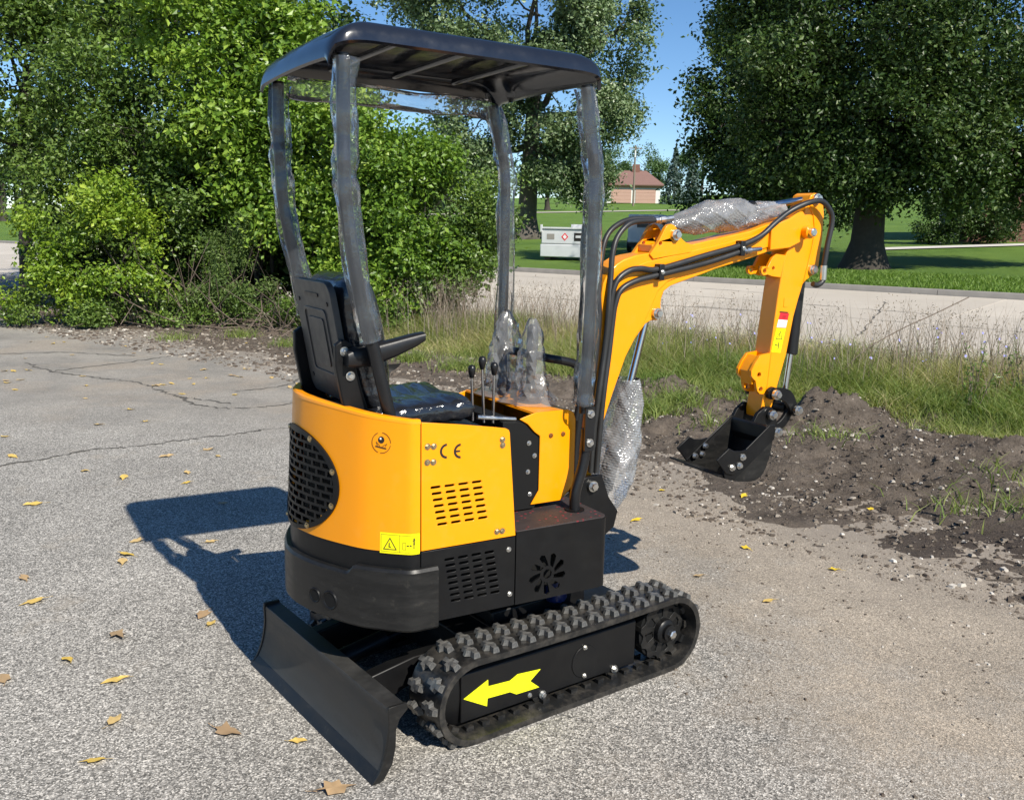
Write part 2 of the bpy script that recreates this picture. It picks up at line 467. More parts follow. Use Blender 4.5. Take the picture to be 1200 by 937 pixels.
    wv = t.node('ShaderNodeTexWave'); wv.inputs['Scale'].default_value = 0.32; wv.inputs['Distortion'].default_value = 1.2; t.l(mp.outputs[0], wv.inputs[0])
    col = t.mix(t.ramp(n, [(0.35, 0), (0.65, 1)]), (0.075, 0.15, 0.016), (0.15, 0.24, 0.034))
    col = t.mix(t.ramp(n2, [(0.35, 0), (0.7, 0.7)]), col, (0.15, 0.245, 0.040))
    col = t.mix(t.math('MULTIPLY', wv.outputs[1], 0.25), col, (0.14, 0.24, 0.045))
    M_['lawn'] = t.done(t.bsdf(col, 0.8, 0, 0.25, t.bump(t.noise(p, 40, 4, 0.8), 0.9, 0.06)))
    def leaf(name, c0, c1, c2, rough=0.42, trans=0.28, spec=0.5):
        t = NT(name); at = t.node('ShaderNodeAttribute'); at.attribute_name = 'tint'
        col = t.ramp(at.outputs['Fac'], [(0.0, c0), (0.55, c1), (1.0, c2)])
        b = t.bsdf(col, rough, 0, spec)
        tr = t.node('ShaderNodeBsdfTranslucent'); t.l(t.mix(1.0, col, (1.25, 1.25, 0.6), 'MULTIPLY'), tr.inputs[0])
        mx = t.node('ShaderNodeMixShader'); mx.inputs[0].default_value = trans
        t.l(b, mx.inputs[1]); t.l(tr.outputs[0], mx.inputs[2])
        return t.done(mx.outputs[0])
    M_['leaf_bush'] = leaf('bright_shrub_leaves', (0.070, 0.145, 0.014), (0.165, 0.28, 0.030), (0.33, 0.45, 0.07))
    M_['leaf_lime'] = leaf('lime_shrub_leaves', (0.10, 0.185, 0.016), (0.22, 0.33, 0.028), (0.38, 0.47, 0.06))
    M_['leaf_mid'] = leaf('mid_green_leaves', (0.052, 0.10, 0.016), (0.115, 0.19, 0.032), (0.22, 0.31, 0.07))
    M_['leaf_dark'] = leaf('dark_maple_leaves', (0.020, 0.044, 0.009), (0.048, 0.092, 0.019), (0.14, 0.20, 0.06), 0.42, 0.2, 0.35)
    M_['leaf_silver'] = leaf('silvery_poplar_leaves', (0.065, 0.11, 0.045), (0.13, 0.195, 0.08), (0.28, 0.36, 0.19), 0.4, 0.2)
    M_['leaf_far'] = leaf('distant_leaves', (0.05, 0.10, 0.03), (0.08, 0.15, 0.045), (0.13, 0.21, 0.07), 0.6, 0.2)
    M_['needle'] = leaf('spruce_needles', (0.035, 0.07, 0.055), (0.06, 0.10, 0.08), (0.10, 0.15, 0.12), 0.6, 0.1)
    M_['juniper'] = leaf('juniper_foliage', (0.045, 0.085, 0.02), (0.09, 0.15, 0.03), (0.16, 0.23, 0.05), 0.6, 0.2)
    M_['grass'] = leaf('verge_grass_blades', (0.12, 0.195, 0.032), (0.27, 0.31, 0.085), (0.55, 0.47, 0.27), 0.6, 0.35)
    M_['drygrass'] = leaf('dry_seed_stalks', (0.18, 0.14, 0.10), (0.28, 0.22, 0.17), (0.40, 0.34, 0.29), 0.8, 0.25)
    M_['lawngrass'] = leaf('lawn_blades', (0.09, 0.17, 0.018), (0.14, 0.24, 0.03), (0.21, 0.31, 0.06), 0.6, 0.3)
    M_['chicory'] = simple('chicory_blue_petals', (0.33, 0.33, 0.72), 0.6)
    M_['bark'] = simple('dark_bark', (0.045, 0.038, 0.030), 0.9, var=0.5, scale=9, bump=0.9, bscale=25)
    M_['barkgrey'] = simple('grey_bark', (0.10, 0.088, 0.074), 0.9, var=0.4, scale=9, bump=0.9, bscale=25)
    M_['twig'] = simple('dead_twig', (0.15, 0.115, 0.09), 0.9, var=0.4, scale=3)
    t = NT('fallen_leaf_surface'); oi = t.node('ShaderNodeObjectInfo')
    col = t.ramp(oi.outputs['Random'], [(0, (0.70, 0.48, 0.09)), (0.4, (0.62, 0.44, 0.17)), (0.75, (0.52, 0.37, 0.19)), (1.0, (0.34, 0.23, 0.13))])
    col = t.mix(t.ramp(t.noise(t.obj(), 60, 4), [(0.45, 0), (0.85, 0.4)]), col, (0.30, 0.18, 0.08))
    M_['fallen'] = t.done(t.bsdf(col, 0.7, 0, 0.3))
    M_['fallen_yellow'] = simple('yellow_fallen_leaf', (0.72, 0.50, 0.03), 0.6, scale=40)
    M_['crack'] = simple('crack_shadow_tar', (0.10, 0.092, 0.08), 0.95, var=0.5, scale=30)
    M_['tankwhite'] = simple('weathered_white_steel', (0.60, 0.61, 0.62), 0.5, var=0.12, scale=2)
    M_['brickfar'] = simple('pinkish_brick', (0.42, 0.25, 0.19), 0.9, var=0.2, scale=8)
    M_['roof'] = simple('brown_roof_shingles', (0.21, 0.12, 0.10), 0.9, var=0.25, scale=5)
    M_['trimwhite'] = simple('white_trim', (0.75, 0.74, 0.70), 0.6)
    M_['doorpink'] = simple('pale_pink_door', (0.48, 0.30, 0.24), 0.7)
    M_['glass'] = simple('dark_window_glass', (0.02, 0.025, 0.03), 0.08)
    M_['brickred'] = simple('red_brown_brick', (0.20, 0.10, 0.075), 0.9, var=0.3, scale=6)
    M_['mortar'] = simple('mortar', (0.30, 0.27, 0.24), 0.95)
    M_['pole'] = simple('weathered_pole_wood', (0.20, 0.16, 0.125), 0.9)
    M_['paleplaster'] = simple('pale_gravel', (0.58, 0.55, 0.50), 0.9, var=0.25, scale=12, bump=0.8, bscale=20)
make_mats()

# ------------------------------------------------------------------ setting: ground, road, kerbs, lawn
RN = np.array([0.64, 0.768])          # across the road, away from the camera
RU = np.array([0.768, -0.64])         # along the road, to the right
def ST(s, t): return (s * RN[0] + t * RU[0], s * RN[1] + t * RU[1])
def terr(s):
    s = np.asarray(s, float)
    return np.where(s < 11, 0, np.where(s < 22, (s - 11) * 0.035, 0.385 + (s - 22) * 0.05))
def gz(x, y): return float(terr(x * RN[0] + y * RN[1]))

def grid_st(name, s0, s1, t0, t1, ns, nt, zf, mat, parent=None):
    S, T = np.meshgrid(np.linspace(s0, s1, ns), np.linspace(t0, t1, nt), indexing='ij')
    X, Y = S * RN[0] + T * RU[0], S * RN[1] + T * RU[1]
    V = np.stack([X, Y, zf(S, T)], -1).reshape(-1, 3)
    i = np.arange((ns - 1) * (nt - 1)); r, c = i // (nt - 1), i % (nt - 1)
    a = r * nt + c
    F = np.stack([a, a + nt, a + nt + 1, a + 1], -1)
    return link(name, np_mesh(name, V, F, mat, True), parent)

ground = grid_st('ground', -60, 11.2, -70, 60, 4, 4, lambda S, T: S * 0, M_['asphalt'])
tag(ground, kind='structure')
road = grid_st('road', 10.9, 21.7, -90, 60, 3, 3, lambda S, T: terr(S) - 0.012, M_['joint'])
tag(road, kind='structure')
# concrete slabs, one mesh shared by all
SL, SW = 4.6, 3.49
def slab_mesh():
    g = 0.006; x0, x1, y0, y1 = g, SW - g, g, SL - g
    mb = MB(); c = 0.005
    vs_ = [(x0, y0, -0.1), (x1, y0, -0.1), (x1, y1, -0.1), (x0, y1, -0.1), (x0, y0, -c), (x1, y0, -c), (x1, y1, -c), (x0, y1, -c),
           (x0 + c, y0 + c, 0), (x1 - c, y0 + c, 0), (x1 - c, y1 - c, 0), (x0 + c, y1 - c, 0)]
    fs = [(8, 9, 10, 11)] + [(i, (i + 1) % 4, 4 + (i + 1) % 4, 4 + i) for i in range(4)] + [(4 + i, 4 + (i + 1) % 4, 8 + (i + 1) % 4, 8 + i) for i in range(4)]
    mb.add(vs_, fs)
    return mb.mesh('road_slab', M_['concrete'], None)
slab_me = slab_mesh()
slab_ang = math.atan2(RN[1], RN[0])
for r in range(3):
    for k in range(-15, 6):
        s = 11.15 + r * SW; t = k * SL + r * 0.0
        x, y = ST(s, t + SL)
        o = link('road_slab', slab_me, road, (x, y, float(terr(s)) + random.uniform(-0.002, 0.002)))
        o.rotation_euler = Matrix.Rotation(slab_ang, 4, 'Z').to_euler()
        # local x runs across the road, local y = -RU ... rise with the road's fall
        o.rotation_euler = (Matrix.Rotation(slab_ang, 4, 'Z') @ Matrix.Rotation(-math.atan(0.035), 4, 'Y')).to_euler()

def kerb(s0, name_mat, t0, t1, seg, h):
    root = empty('kerb')
    tag(root, kind='structure')
    t = t0
    mb = MB()
    g = 0.006
    prof = [(0, -0.15), (0.02, h - 0.03), (0.035, h - 0.006), (0.06, h), (0.15, h), (0.165, h - 0.01), (0.165, -0.15)]
    n = len(prof)
    vs_ = [(p[0], q, p[1]) for q in (g, seg - g) for p in prof]
    fs = [tuple(range(n)), tuple(range(2 * n - 1, n - 1, -1))] + [(i, i + n, (i + 1) % n + n, (i + 1) % n) for i in range(n)]
    me = mb.add(vs_, fs).mesh('kerb_stone', M_['kerb'], 30)
    while t < t1:
        x, y = ST(s0, t + seg)
        o = link('kerb_stone', me, root, (x, y, float(terr(s0))))
        o.rotation_euler = (0, 0, slab_ang)
        t += seg
kerb(21.62, 'far', -66, 26, 3.0, 0.13)
kerb(10.95, 'near', -60, 14, 3.0, 0.10)

lawn = grid_st('lawn', 21.78, 400, -260, 200, 30, 20, lambda S, T: terr(S) + 0.10 * sstep(0, 1, (22.6 - S) / 1.0) + 0.10 * sstep(0, 1, (S - 22.6)), M_['lawn'])
tag(lawn, kind='structure')
def lz(x, y): return gz(x, y) + 0.10

# pale drive crossing the far lawn and the pebble bed before the brick house
def strip(name, pts, w, mat, dz=0.02):
    P = [Vector((p[0], p[1], 0)) for p in pts]; vs_, fs = [], []
    for i, p in enumerate(P):
        d = (P[min(i + 1, len(P) - 1)] - P[max(i - 1, 0)]).normalized(); nrm = Vector((-d.y, d.x, 0))
        for sgn in (-1, 1):
            q = p + nrm * sgn * w / 2; vs_.append((q.x, q.y, lz(q.x, q.y) + dz))
    for i in range(len(P) - 1): fs.append((2 * i, 2 * i + 1, 2 * i + 3, 2 * i + 2))
    return MB().add(vs_, fs).build(name, mat, None, None)
tag(strip('path', [(-30 + 6 * i, 101 + 1.0 * i) for i in range(12)], 4.5, M_['concrete'], 0.05), kind='structure')
tag(strip('pebble_bed', [(13.2, 34.6), (16.0, 35.3), (19.0, 36.0), (24.0, 37.0)], 1.1, M_['paleplaster'], 0.04), kind='structure')

# ------------------------------------------------------------------ dug soil along the verge
def s_front(t):
    return np.interp(t, [-30, -16, -9, -6.5, -5, -3.6, -2.6, -2, -0.8, 1, 4], [6.8, 6.7, 6.9, 6.6, 6.2, 5.5, 5.1, 4.95, 4.8, 4.7, 4.6])
def soil_z(S, T):
    X, Y = S * RN[0] + T * RU[0], S * RN[1] + T * RU[1]
    wob = (fbm(X * 1.3, Y * 1.3, 5, 3) - 0.5) * 1.5 + (fbm(X * 6, Y * 6, 3, 5) - 0.5) * 0.3
    e = S - s_front(T) + wob
    right = sstep(-7.0, -4.0, T)
    z = -0.03 + 0.035 * sstep(-0.2, 0.25, e)
    rough = (fbm(X * 3.2, Y * 3.2, 5, 9) - 0.44) * 0.22 + np.abs(fbm(X * 13, Y * 13, 3, 17) - 0.5) * 0.12 + (fbm(X * 22, Y * 22, 2, 23) - 0.5) * 0.06
    z = z + rough * sstep(0.0, 0.9, e) * (0.16 + 0.84 * right) * (1 - 0.75 * sstep(8.4, 9.5, S))
    def hump(cx, cy, rx, ry, h):
        d = ((X - cx) / rx) ** 2 + ((Y - cy) / ry) ** 2
        return h * np.exp(-d) * (0.6 + 0.8 * fbm(X * 7, Y * 7, 3, 31))
    z = z + hump(2.72, 7.95, 0.34, 0.20, 0.25) * (0.75 + 0.5 * fbm(X * 18, Y * 18, 3, 37)) + hump(1.45, 8.75, 0.55, 0.2, 0.15) + hump(0.75, 9.2, 0.4, 0.22, 0.12) + hump(2.0, 6.3, 0.7, 0.4, 0.06) + hump(3.5, 6.5, 0.6, 0.35, 0.10) + hump(1.62, 4.66, 0.16, 0.07, 0.035)
    # low damp flat patch
    z = z - 0.02 * np.exp(-(((X - 2.35) / 0.55) ** 2 + ((Y - 4.75) / 0.35) ** 2))
    return z
def soil_part(name, s0, s1, t0, t1, step):
    ns, nt = int((s1 - s0) / step) + 1, int((t1 - t0) / step) + 1
    S, T = np.meshgrid(np.linspace(s0, s1, ns), np.linspace(t0, t1, nt), indexing='ij')
    X, Y = S * RN[0] + T * RU[0], S * RN[1] + T * RU[1]
    Z = soil_z(S, T)
    V = np.stack([X, Y, Z], -1).reshape(-1, 3)
    i = np.arange((ns - 1) * (nt - 1)); r, c = i // (nt - 1), i % (nt - 1); a = r * nt + c
    F = np.stack([a, a + nt, a + nt + 1, a + 1], -1)
    zc = V[F].max(1)[:, 2]
    dm = np.exp(-(((V[F].mean(1)[:, 0] - 2.5) / 0.8) ** 2 + ((V[F].mean(1)[:, 1] - 4.7) / 0.4) ** 2))
    keep = zc > -0.004
    me = np_mesh(name, V, F[keep], M_['soil'], True, {'damp': np.clip(dm[keep], 0, 1)})
    return tag(link(name, me), kind='structure')
soil_part('soil', 3.9, 11.0, -7.2, 3.2, 0.032)
soil_part('soil_verge', 5.0, 11.0, -24, -7.2, 0.09)

# loose stones and clods: nobody could count them
def stone_field(name, n, sampler, smin, smax, label, mat, tint_pow=1.0, zf=None):
    base = np.array([[-1, -1, -.6], [1, -1, -.6], [1, 1, -.6], [-1, 1, -.6], [-.7, -.7, .6], [.7, -.6, .7], [.6, .75, .55], [-.75, .6, .65]]) * 0.5
    fc = np.array([[0, 1, 5, 4], [1, 2, 6, 5], [2, 3, 7, 6], [3, 0, 4, 7], [4, 5, 6, 7]])
    XY = sampler(n); n = len(XY)
    sz = smin * (smax / smin) ** (RNG.random(n) ** 2.2)
    ang = RNG.random(n) * 2 * PI
    V = base[None] * (1 + (RNG.random((n, 8, 3)) - 0.5) * 0.6) * sz[:, None, None] * np.stack([1 + RNG.random(n) * .6, np.ones(n), .5 + RNG.random(n) * .5], -1)[:, None]
    ca, sa = np.cos(ang)[:, None], np.sin(ang)[:, None]
    x = V[..., 0] * ca - V[..., 1] * sa; y = V[..., 0] * sa + V[..., 1] * ca
    z0 = zf(XY[:, 0], XY[:, 1]) if zf else np.zeros(n)
    V = np.stack([x + XY[:, :1], y + XY[:, 1:2], V[..., 2] + (z0 + sz * 0.18)[:, None]], -1).reshape(-1, 3)
    F = (fc[None] + (np.arange(n) * 8)[:, None, None]).reshape(-1, 4)
    tint = np.repeat(RNG.random(n) ** tint_pow, 5)
    o = link(name, np_mesh(name, V, F, mat, False, {'tint': tint}))
    return tag(o, label, 'stones', kind='stuff')
def soil_top(X, Y):
    S, T = X * RN[0] + Y * RN[1], X * RU[0] + Y * RU[1]
    return np.maximum(soil_z(S, T), 0)
def smp_soil(n):
    t = RNG.uniform(-6.5, 3, n); s = s_front(t) + RNG.uniform(-0.5, 3.4, n) ** 1.0
    X, Y = s * RN[0] + t * RU[0], s * RN[1] + t * RU[1]
    keep = (fbm(X * 1.8, Y * 1.8, 3, 41) > 0.40) | (RNG.random(n) < 0.25)
    return np.stack([X, Y], -1)[keep]
stone_field('soil_crumbs', 40000, smp_soil, 0.004, 0.028, 'loose pebbles and soil crumbs strewn over the dug dirt', M_['stone'], 1.9, soil_top)
def smp_clod(n):
    XY = smp_soil(n); S = XY @ RN; T = XY @ RU
    return XY[S > s_front(T) + 0.25]
stone_field('soil_clods', 6000, smp_clod, 0.008, 0.034, 'dark crumbly soil clods lying on the dug dirt', M_['soil'], 1.0, soil_top)
def smp_dust(n):
    X = RNG.uniform(0.2, 4.0, n); Y = RNG.uniform(2.2, 6.5, n)
    sd = 0.92 * X + 0.42 * Y + (fbm(X * 1.5, Y * 1.5, 4, 51) - 0.5) * 2.4
    k = (sd > 1.6) & (RNG.random(n) < 0.7) & (fbm(X * 2.2, Y * 2.2, 3, 71) > 0.42)
    return np.stack([X, Y], -1)[k]
stone_field('gravel', 12000, smp_dust, 0.003, 0.012, 'fine loose gravel scattered on the dusty pavement right of the machine', M_['stone'], 0.8)
def smp_left(n):
    t = RNG.uniform(-20, -6.5, n); s = s_front(t) + RNG.uniform(-0.9, 2.2, n)
    return np.stack([s * RN[0] + t * RU[0], s * RN[1] + t * RU[1]], -1)
stone_field('leaf_litter', 9000, smp_left, 0.012, 0.05, 'brown leaf litter and crumbs under the thicket', M_['stone'], 2.6, soil_top)

# cracks in the pavement: irregular dark ribbons
def crack(pts, w, seed, parent=None, zf=lambda x, y: 0.004, name='crack'):
    w = w * 0.55
    rn = random.Random(seed); P = spline([(p[0], p[1], 0) for p in pts], 14)
    vs_, fs = [], []
    for i, p in enumerate(P):
        d = (P[min(i + 1, len(P) - 1)] - P[max(i - 1, 0)]).normalized(); nr = Vector((-d.y, d.x, 0))
        j = (rn.random() - 0.5) * w * 2.2
        ww = w * (0.35 + 0.9 * rn.random())
        if rn.random() < 0.1: ww *= 0.2
        for sg in (-1, 1):
            q = p + nr * (j + sg * ww / 2); vs_.append((q.x, q.y, zf(q.x, q.y)))
    for i in range(len(P) - 1): fs.append((2 * i, 2 * i + 1, 2 * i + 3, 2 * i + 2))
    return MB().add(vs_, fs).build(name, M_['crack'], parent or ground, None)
rz_ = lambda x, y: gz(x, y) + 0.006
for q, (s0, t0, s1, t1) in enumerate(((12.4, -8, 12.1, 1.5), (13.1, -9.5, 12.9, -2), (15.5, -14, 16.3, -7.5), (18.2, -13, 17.8, -5), (14.2, -5, 19.5, -6.4), (16.4, -9, 16.0, -1), (20.3, -18, 19.8, -9))):
    mid = ((s0 + s1) / 2 + 0.15, (t0 + t1) / 2)
    crack([ST(s0, t0), ST(*mid), ST(s1, t1)], 0.06, 20 + q, road, rz_, 'road_crack')
crack([(-4.4, 5.4), (-3.37, 5.96), (-3.01, 6.4), (-2.75, 6.55), (-2.43, 6.81), (-2.1, 7.05), (-1.96, 7.22)], 0.045, 1)
crack([(-1.96, 7.22), (-1.7, 7.3), (-1.2, 7.25)], 0.015, 12)
crack([(-5.54, 10.49), (-4.97, 9.91), (-4.3, 9.55), (-3.81, 9.31), (-3.3, 8.75), (-3.07, 8.56), (-2.54, 8.26)], 0.05, 2)
crack([(-3.07, 8.56), (-2.85, 8.2), (-2.5, 8.05), (-2.2, 8.15), (-1.9, 8.5)], 0.05, 3)
crack([(-4.97, 9.91), (-4.5, 10.6), (-4.1, 11.4), (-3.6, 11.8)], 0.06, 4)
crack([(0.18, 2.88), (0.27, 2.84), (0.34, 2.82), (0.42, 2.78)], 0.006, 5)
crack([(-6.4, 11.0), (-5.6, 11.4), (-4.6, 11.2)], 0.07, 6)
crack([(-2.7, 8.9), (-2.3, 9.3), (-2.25, 9.9)], 0.05, 7)

# ------------------------------------------------------------------ the mini excavator
EX = empty('mini_excavator', (-0.0388, 3.3017, 0), 0.5298)
tag(EX, 'orange and black mini excavator with canopy, wrapped in plastic film, parked on the asphalt', 'excavator')
UC = (0, 0, 0.114)                       # undercarriage is turned a little against the upper body
def up(p):                               # undercarriage point -> machine space
    c, s = math.cos(0.114), math.sin(0.114)
    return (c * p[0] - s * p[1], s * p[0] + c * p[1], p[2])

def hexbolt_mesh(name, r, h, mat):
    mb = MB(); mb.lathe([(r * 1.45, 0), (r * 1.45, h * 0.25)], (0, 0, 0), (0, -1, 0), 14)
    mb.lathe([(r, h * 0.2), (r, h * 0.85), (r * 0.82, h)], (0, 0, 0), (0, -1, 0), 6)
    return mb.mesh(name, mat, 30)
BOLT_S = hexbolt_mesh('bolt', 0.010, 0.014, M_['steel'])
BOLT_B = hexbolt_mesh('bolt', 0.0068, 0.006, M_['brass'])
BOLT_T = hexbolt_mesh('bolt', 0.006, 0.008, M_['steel'])
PINH = MB().lathe([(0.021, 0), (0.021, 0.012)], (0, 0, 0), (0, -1, 0), 18).lathe([(0.016, 0.012), (0.016, 0.022), (0.013, 0.026)], (0, 0, 0), (0, -1, 0), 6).mesh('pin_head', M_['steel'], 30)
def bolt(parent, p, me=None, rz=0, name='bolt'): return link(name, me or BOLT_S, parent, p, (0, random.uniform(0, 1), rz))

# --- undercarriage ---------------------------------------------------------
XR, XL, RT = 0.465, -0.407, 0.142         # sprocket and idler axles, radius over the belt
def belt_loop(r, n=16):
    pts = []
    for k in range(n + 1): a = -PI / 2 + PI * k / n; pts.append((XR + r * math.cos(a), RT + r * math.sin(a)))
    nn = 14
    for k in range(1, nn): pts.append((XR + (XL - XR) * k / nn, RT + r - (0.006 * math.sin(PI * k / nn) if r > 0 else 0)))
    for k in range(n + 1): a = PI / 2 + PI * k / n; pts.append((XL + r * math.cos(a), RT + r * math.sin(a)))
    for k in range(1, nn): pts.append((XL + (XR - XL) * k / nn, RT - r))
    return pts
def belt(side):
    y0, y1 = (-0.461, -0.281) if side < 0 else (0.281, 0.461)
    mb = MB()
    secs = [(RT, y0), (RT + 0.003, y0 + 0.012), (RT + 0.001, y0 + 0.03), (RT + 0.001, y1 - 0.03), (RT + 0.003, y1 - 0.012), (RT, y1), (RT - 0.02, y1), (RT - 0.024, y1 - 0.02), (RT - 0.024, y0 + 0.02), (RT - 0.02, y0)]
    loops = [belt_loop(r) for r, _ in secs]; n = len(loops[0]); k = len(secs)
    vs_ = [(loops[j][i][0], secs[j][1], loops[j][i][1]) for i in range(n) for j in range(k)]
    fs = [(i * k + j, i * k + (j + 1) % k, ((i + 1) % n) * k + (j + 1) % k, ((i + 1) % n) * k + j) for i in range(n) for j in range(k)]
    mb.add(vs_, fs)
    # drive lugs on the inside
    L = arc_len_pts(belt_loop(RT - 0.024), 40)
    for (x, z, tx, tz) in L:
        Mx = Matrix(((tx, 0, -tz, x), (0, 1, 0, 0), (tz, 0, tx, z), (0, 0, 0, 1)))
        for (a, b) in ((y0 + 0.045, y0 + 0.065), (y1 - 0.065, y1 - 0.045)):
            mb.box(-0.014, 0.014, a, b, 0.0, 0.014, Mx)
    return mb
def arc_len_pts(pts, n):
    P = [Vector((p[0], p[1])) for p in pts] ; P.append(P[0])
    cum = [0]
    for i in range(len(P) - 1): cum.append(cum[-1] + (P[i + 1] - P[i]).length)
    out = []
    for k in range(n):
        d = cum[-1] * k / n; i = max(j for j in range(len(cum) - 1) if cum[j] <= d)
        f = (d - cum[i]) / (cum[i + 1] - cum[i]); p = P[i].lerp(P[i + 1], f); t = (P[i + 1] - P[i]).normalized()
        out.append((p.x, p.y, t.x, t.y))
    return out
def lug_mesh():
    # T-shaped tread block: a bar across the belt, a raised cleat on it
    mb = MB()
    o = [(-0.014, -0.037), (0.012, -0.037), (0.010, -0.012), (0.026, -0.004), (0.024, 0.010), (0.009, 0.010), (0.012, 0.037), (-0.012, 0.037), (-0.010, 0.012), (-0.024, 0.006), (-0.024, -0.008), (-0.010, -0.012)]
    n = len(o)
    vs_ = [(x * 1.0, y * 0.98, 0.0) for x, y in o] + [(x * 0.70, y * 0.86, -0.017) for x, y in o]
    fs = [tuple(range(n, 2 * n))] + [(i, (i + 1) % n, (i + 1) % n + n, i + n) for i in range(n)]
    return mb.add(vs_, fs).mesh('tread_lug', M_['lug'], 40)
LUG = lug_mesh()
for side in (-1, 1):
    tr = belt(side).build('track', M_['rubber'], EX, 35, rot=UC)
    if side > 0: tr['label'] = 'far side black rubber track'
    else: tr['label'] = 'near side black rubber track with greyish tread lugs'
    yc = -0.371 * (1 if side < 0 else -1)
    for row, yo in ((0, -0.046), (1, 0.046)):
        for (x, z, tx, tz) in [q for q in arc_len_pts(belt_loop(RT + 0.0015)[:], 72)][row::2]:
            o = link('tread_lug', LUG, tr, (x, yc + yo, z))
            # local x along the belt, local -z outwards
            mx = Matrix(((tx, 0, -tz), (0, 1, 0), (tz, 0, tx)))
            o.rotation_euler = mx.to_euler()
    sg = -1 if side < 0 else 1
    def Y(a): return a if side < 0 else -a
    # frame
    mb = MB()
    pr = [(-0.400, 0.045), (-0.400, 0.207), (-0.372, 0.232), (-0.315, 0.232), (-0.315, 0.045)]
    vs_ = [(x, Y(y), z + (0.0 if x > 0 else 0.004)) for x in (-0.43, 0.33) for y, z in pr]
    n = 5
    mb.add(vs_, [tuple(range(n)), tuple(range(2 * n - 1, n - 1, -1))] + [(i, i + n, (i + 1) % n + n, (i + 1) % n) for i in range(n)])
    fr = mb.build('track_frame', M_['black'], EX, 30, 0.003, rot=UC)
    # bottom rollers, sprocket, idler
    for x in (-0.10, 0.23):
        rb = MB(); rb.lathe([(0.024, 0), (0.036, 0.004), (0.036, 0.03), (0.024, 0.036), (0.024, 0.06), (0.036, 0.066), (0.036, 0.09), (0.024, 0.094)], (x, Y(-0.396), 0.052), (0, 1 if side < 0 else -1, 0), 20)
        rb.build('roller', M_['scuffed'], EX, 40, rot=UC)
    holes = [circle(0, 0, 0.02, 14)]
    for k in range(8):
        a = 2 * PI * k / 8 + 0.2
        holes.append([(math.cos(a + d) * r, math.sin(a + d) * r) for d, r in ((-0.16, 0.05), (0.16, 0.05), (0.22, 0.082), (0, 0.088), (-0.22, 0.082))])
    teeth = []
    for k in range(44):
        a = 2 * PI * k / 44; teeth.append((math.cos(a) * (0.114 if k % 4 < 2 else 0.100), math.sin(a) * (0.114 if k % 4 < 2 else 0.100)))
    sp = MB().plate(teeth, Y(-0.405), Y(-0.375), holes).build('sprocket', M_['scuffed'], EX, 30, 0.002, rot=UC)
    sp.location = up((XR, 0, RT))
    hb = MB().lathe([(0.046, 0), (0.046, 0.02), (0.040, 0.026), (0.030, 0.028), (0.030, 0.040), (0.022, 0.042)], (0, Y(-0.405), 0), (0, sg, 0), 20).build('hub', M_['black'], sp, 35)
    MB().lathe([(0.017, 0.04), (0.017, 0.056), (0.012, 0.060)], (0, Y(-0.405), 0), (0, sg, 0), 6).build('axle_nut', M_['steel'], sp, 30)
    MB().lathe([(0.06, 0), (0.112, 0.004), (0.112, 0.05), (0.06, 0.054)], (0, Y(-0.40), 0), (0, -sg, 0), 28).build('drive_drum', M_['dark'], sp, 35)
    idl = MB().lathe([(0.03, 0), (0.10, 0.01), (0.114, 0.02), (0.114, 0.06), (0.10, 0.07), (0.03, 0.075)], (XL, Y(-0.392), RT), (0, -sg, 0), 28).build('idler_wheel', M_['black'], EX, 35, rot=UC)
    if side < 0:
        fy = -0.4005
        cv = MB().plate(circle(0.086, 0.120, 0.058, 28), fy, fy - 0.0025).build('round_cover', M_['black'], fr, 30, 0.001)
        for p in ((0.084, 0.172), (0.085, 0.067)): bolt(fr, (p[0], fy - 0.0025, p[1]), BOLT_T)
        for p in ((0.228, 0.052), (-0.101, 0.052)): bolt(fr, (p[0], fy, p[1]), BOLT_S)
        bolt(fr, (-0.155, fy, 0.065), BOLT_T)
        ar = [(-0.421, 0.131), (-0.327, 0.170), (-0.326, 0.147), (-0.239, 0.141), (-0.207, 0.155), (-0.111, 0.146), (-0.154, 0.115), (-0.115, 0.082), (-0.211, 0.085), (-0.238, 0.101), (-0.328, 0.106), (-0.330, 0.079)]
        MB().plate(ar, fy, fy - 0.0012).build('direction_arrow', M_['arrowy'], fr, None)['label'] = 'bright yellow arrow sticker pointing to the blade'
# centre frame, slew ring
mb = MB(); mb.box(-0.34, 0.36, -0.30, 0.30, 0.13, 0.27); mb.box(-0.2, 0.22, -0.24, 0.24, 0.262, 0.31)
mb.build('centre_frame', M_['black'], EX, 30, 0.006, rot=UC)
MB().lathe([(0.2, 0.0), (0.215, 0.012), (0.215, 0.05), (0.2, 0.056), (0.2, 0.11)], (0, 0, 0.305), (0, 0, 1), 40).build('slew_ring', M_['scuffed'], EX, 35)
MB().lathe([(0.035, 0), (0.04, 0.01), (0.04, 0.09), (0.03, 0.10)], (0.10, -0.24, 0.30), (0, 0, 1), 18).build('swing_motor', M_['blue'], EX, 35)['label'] = 'small blue painted hydraulic motor'
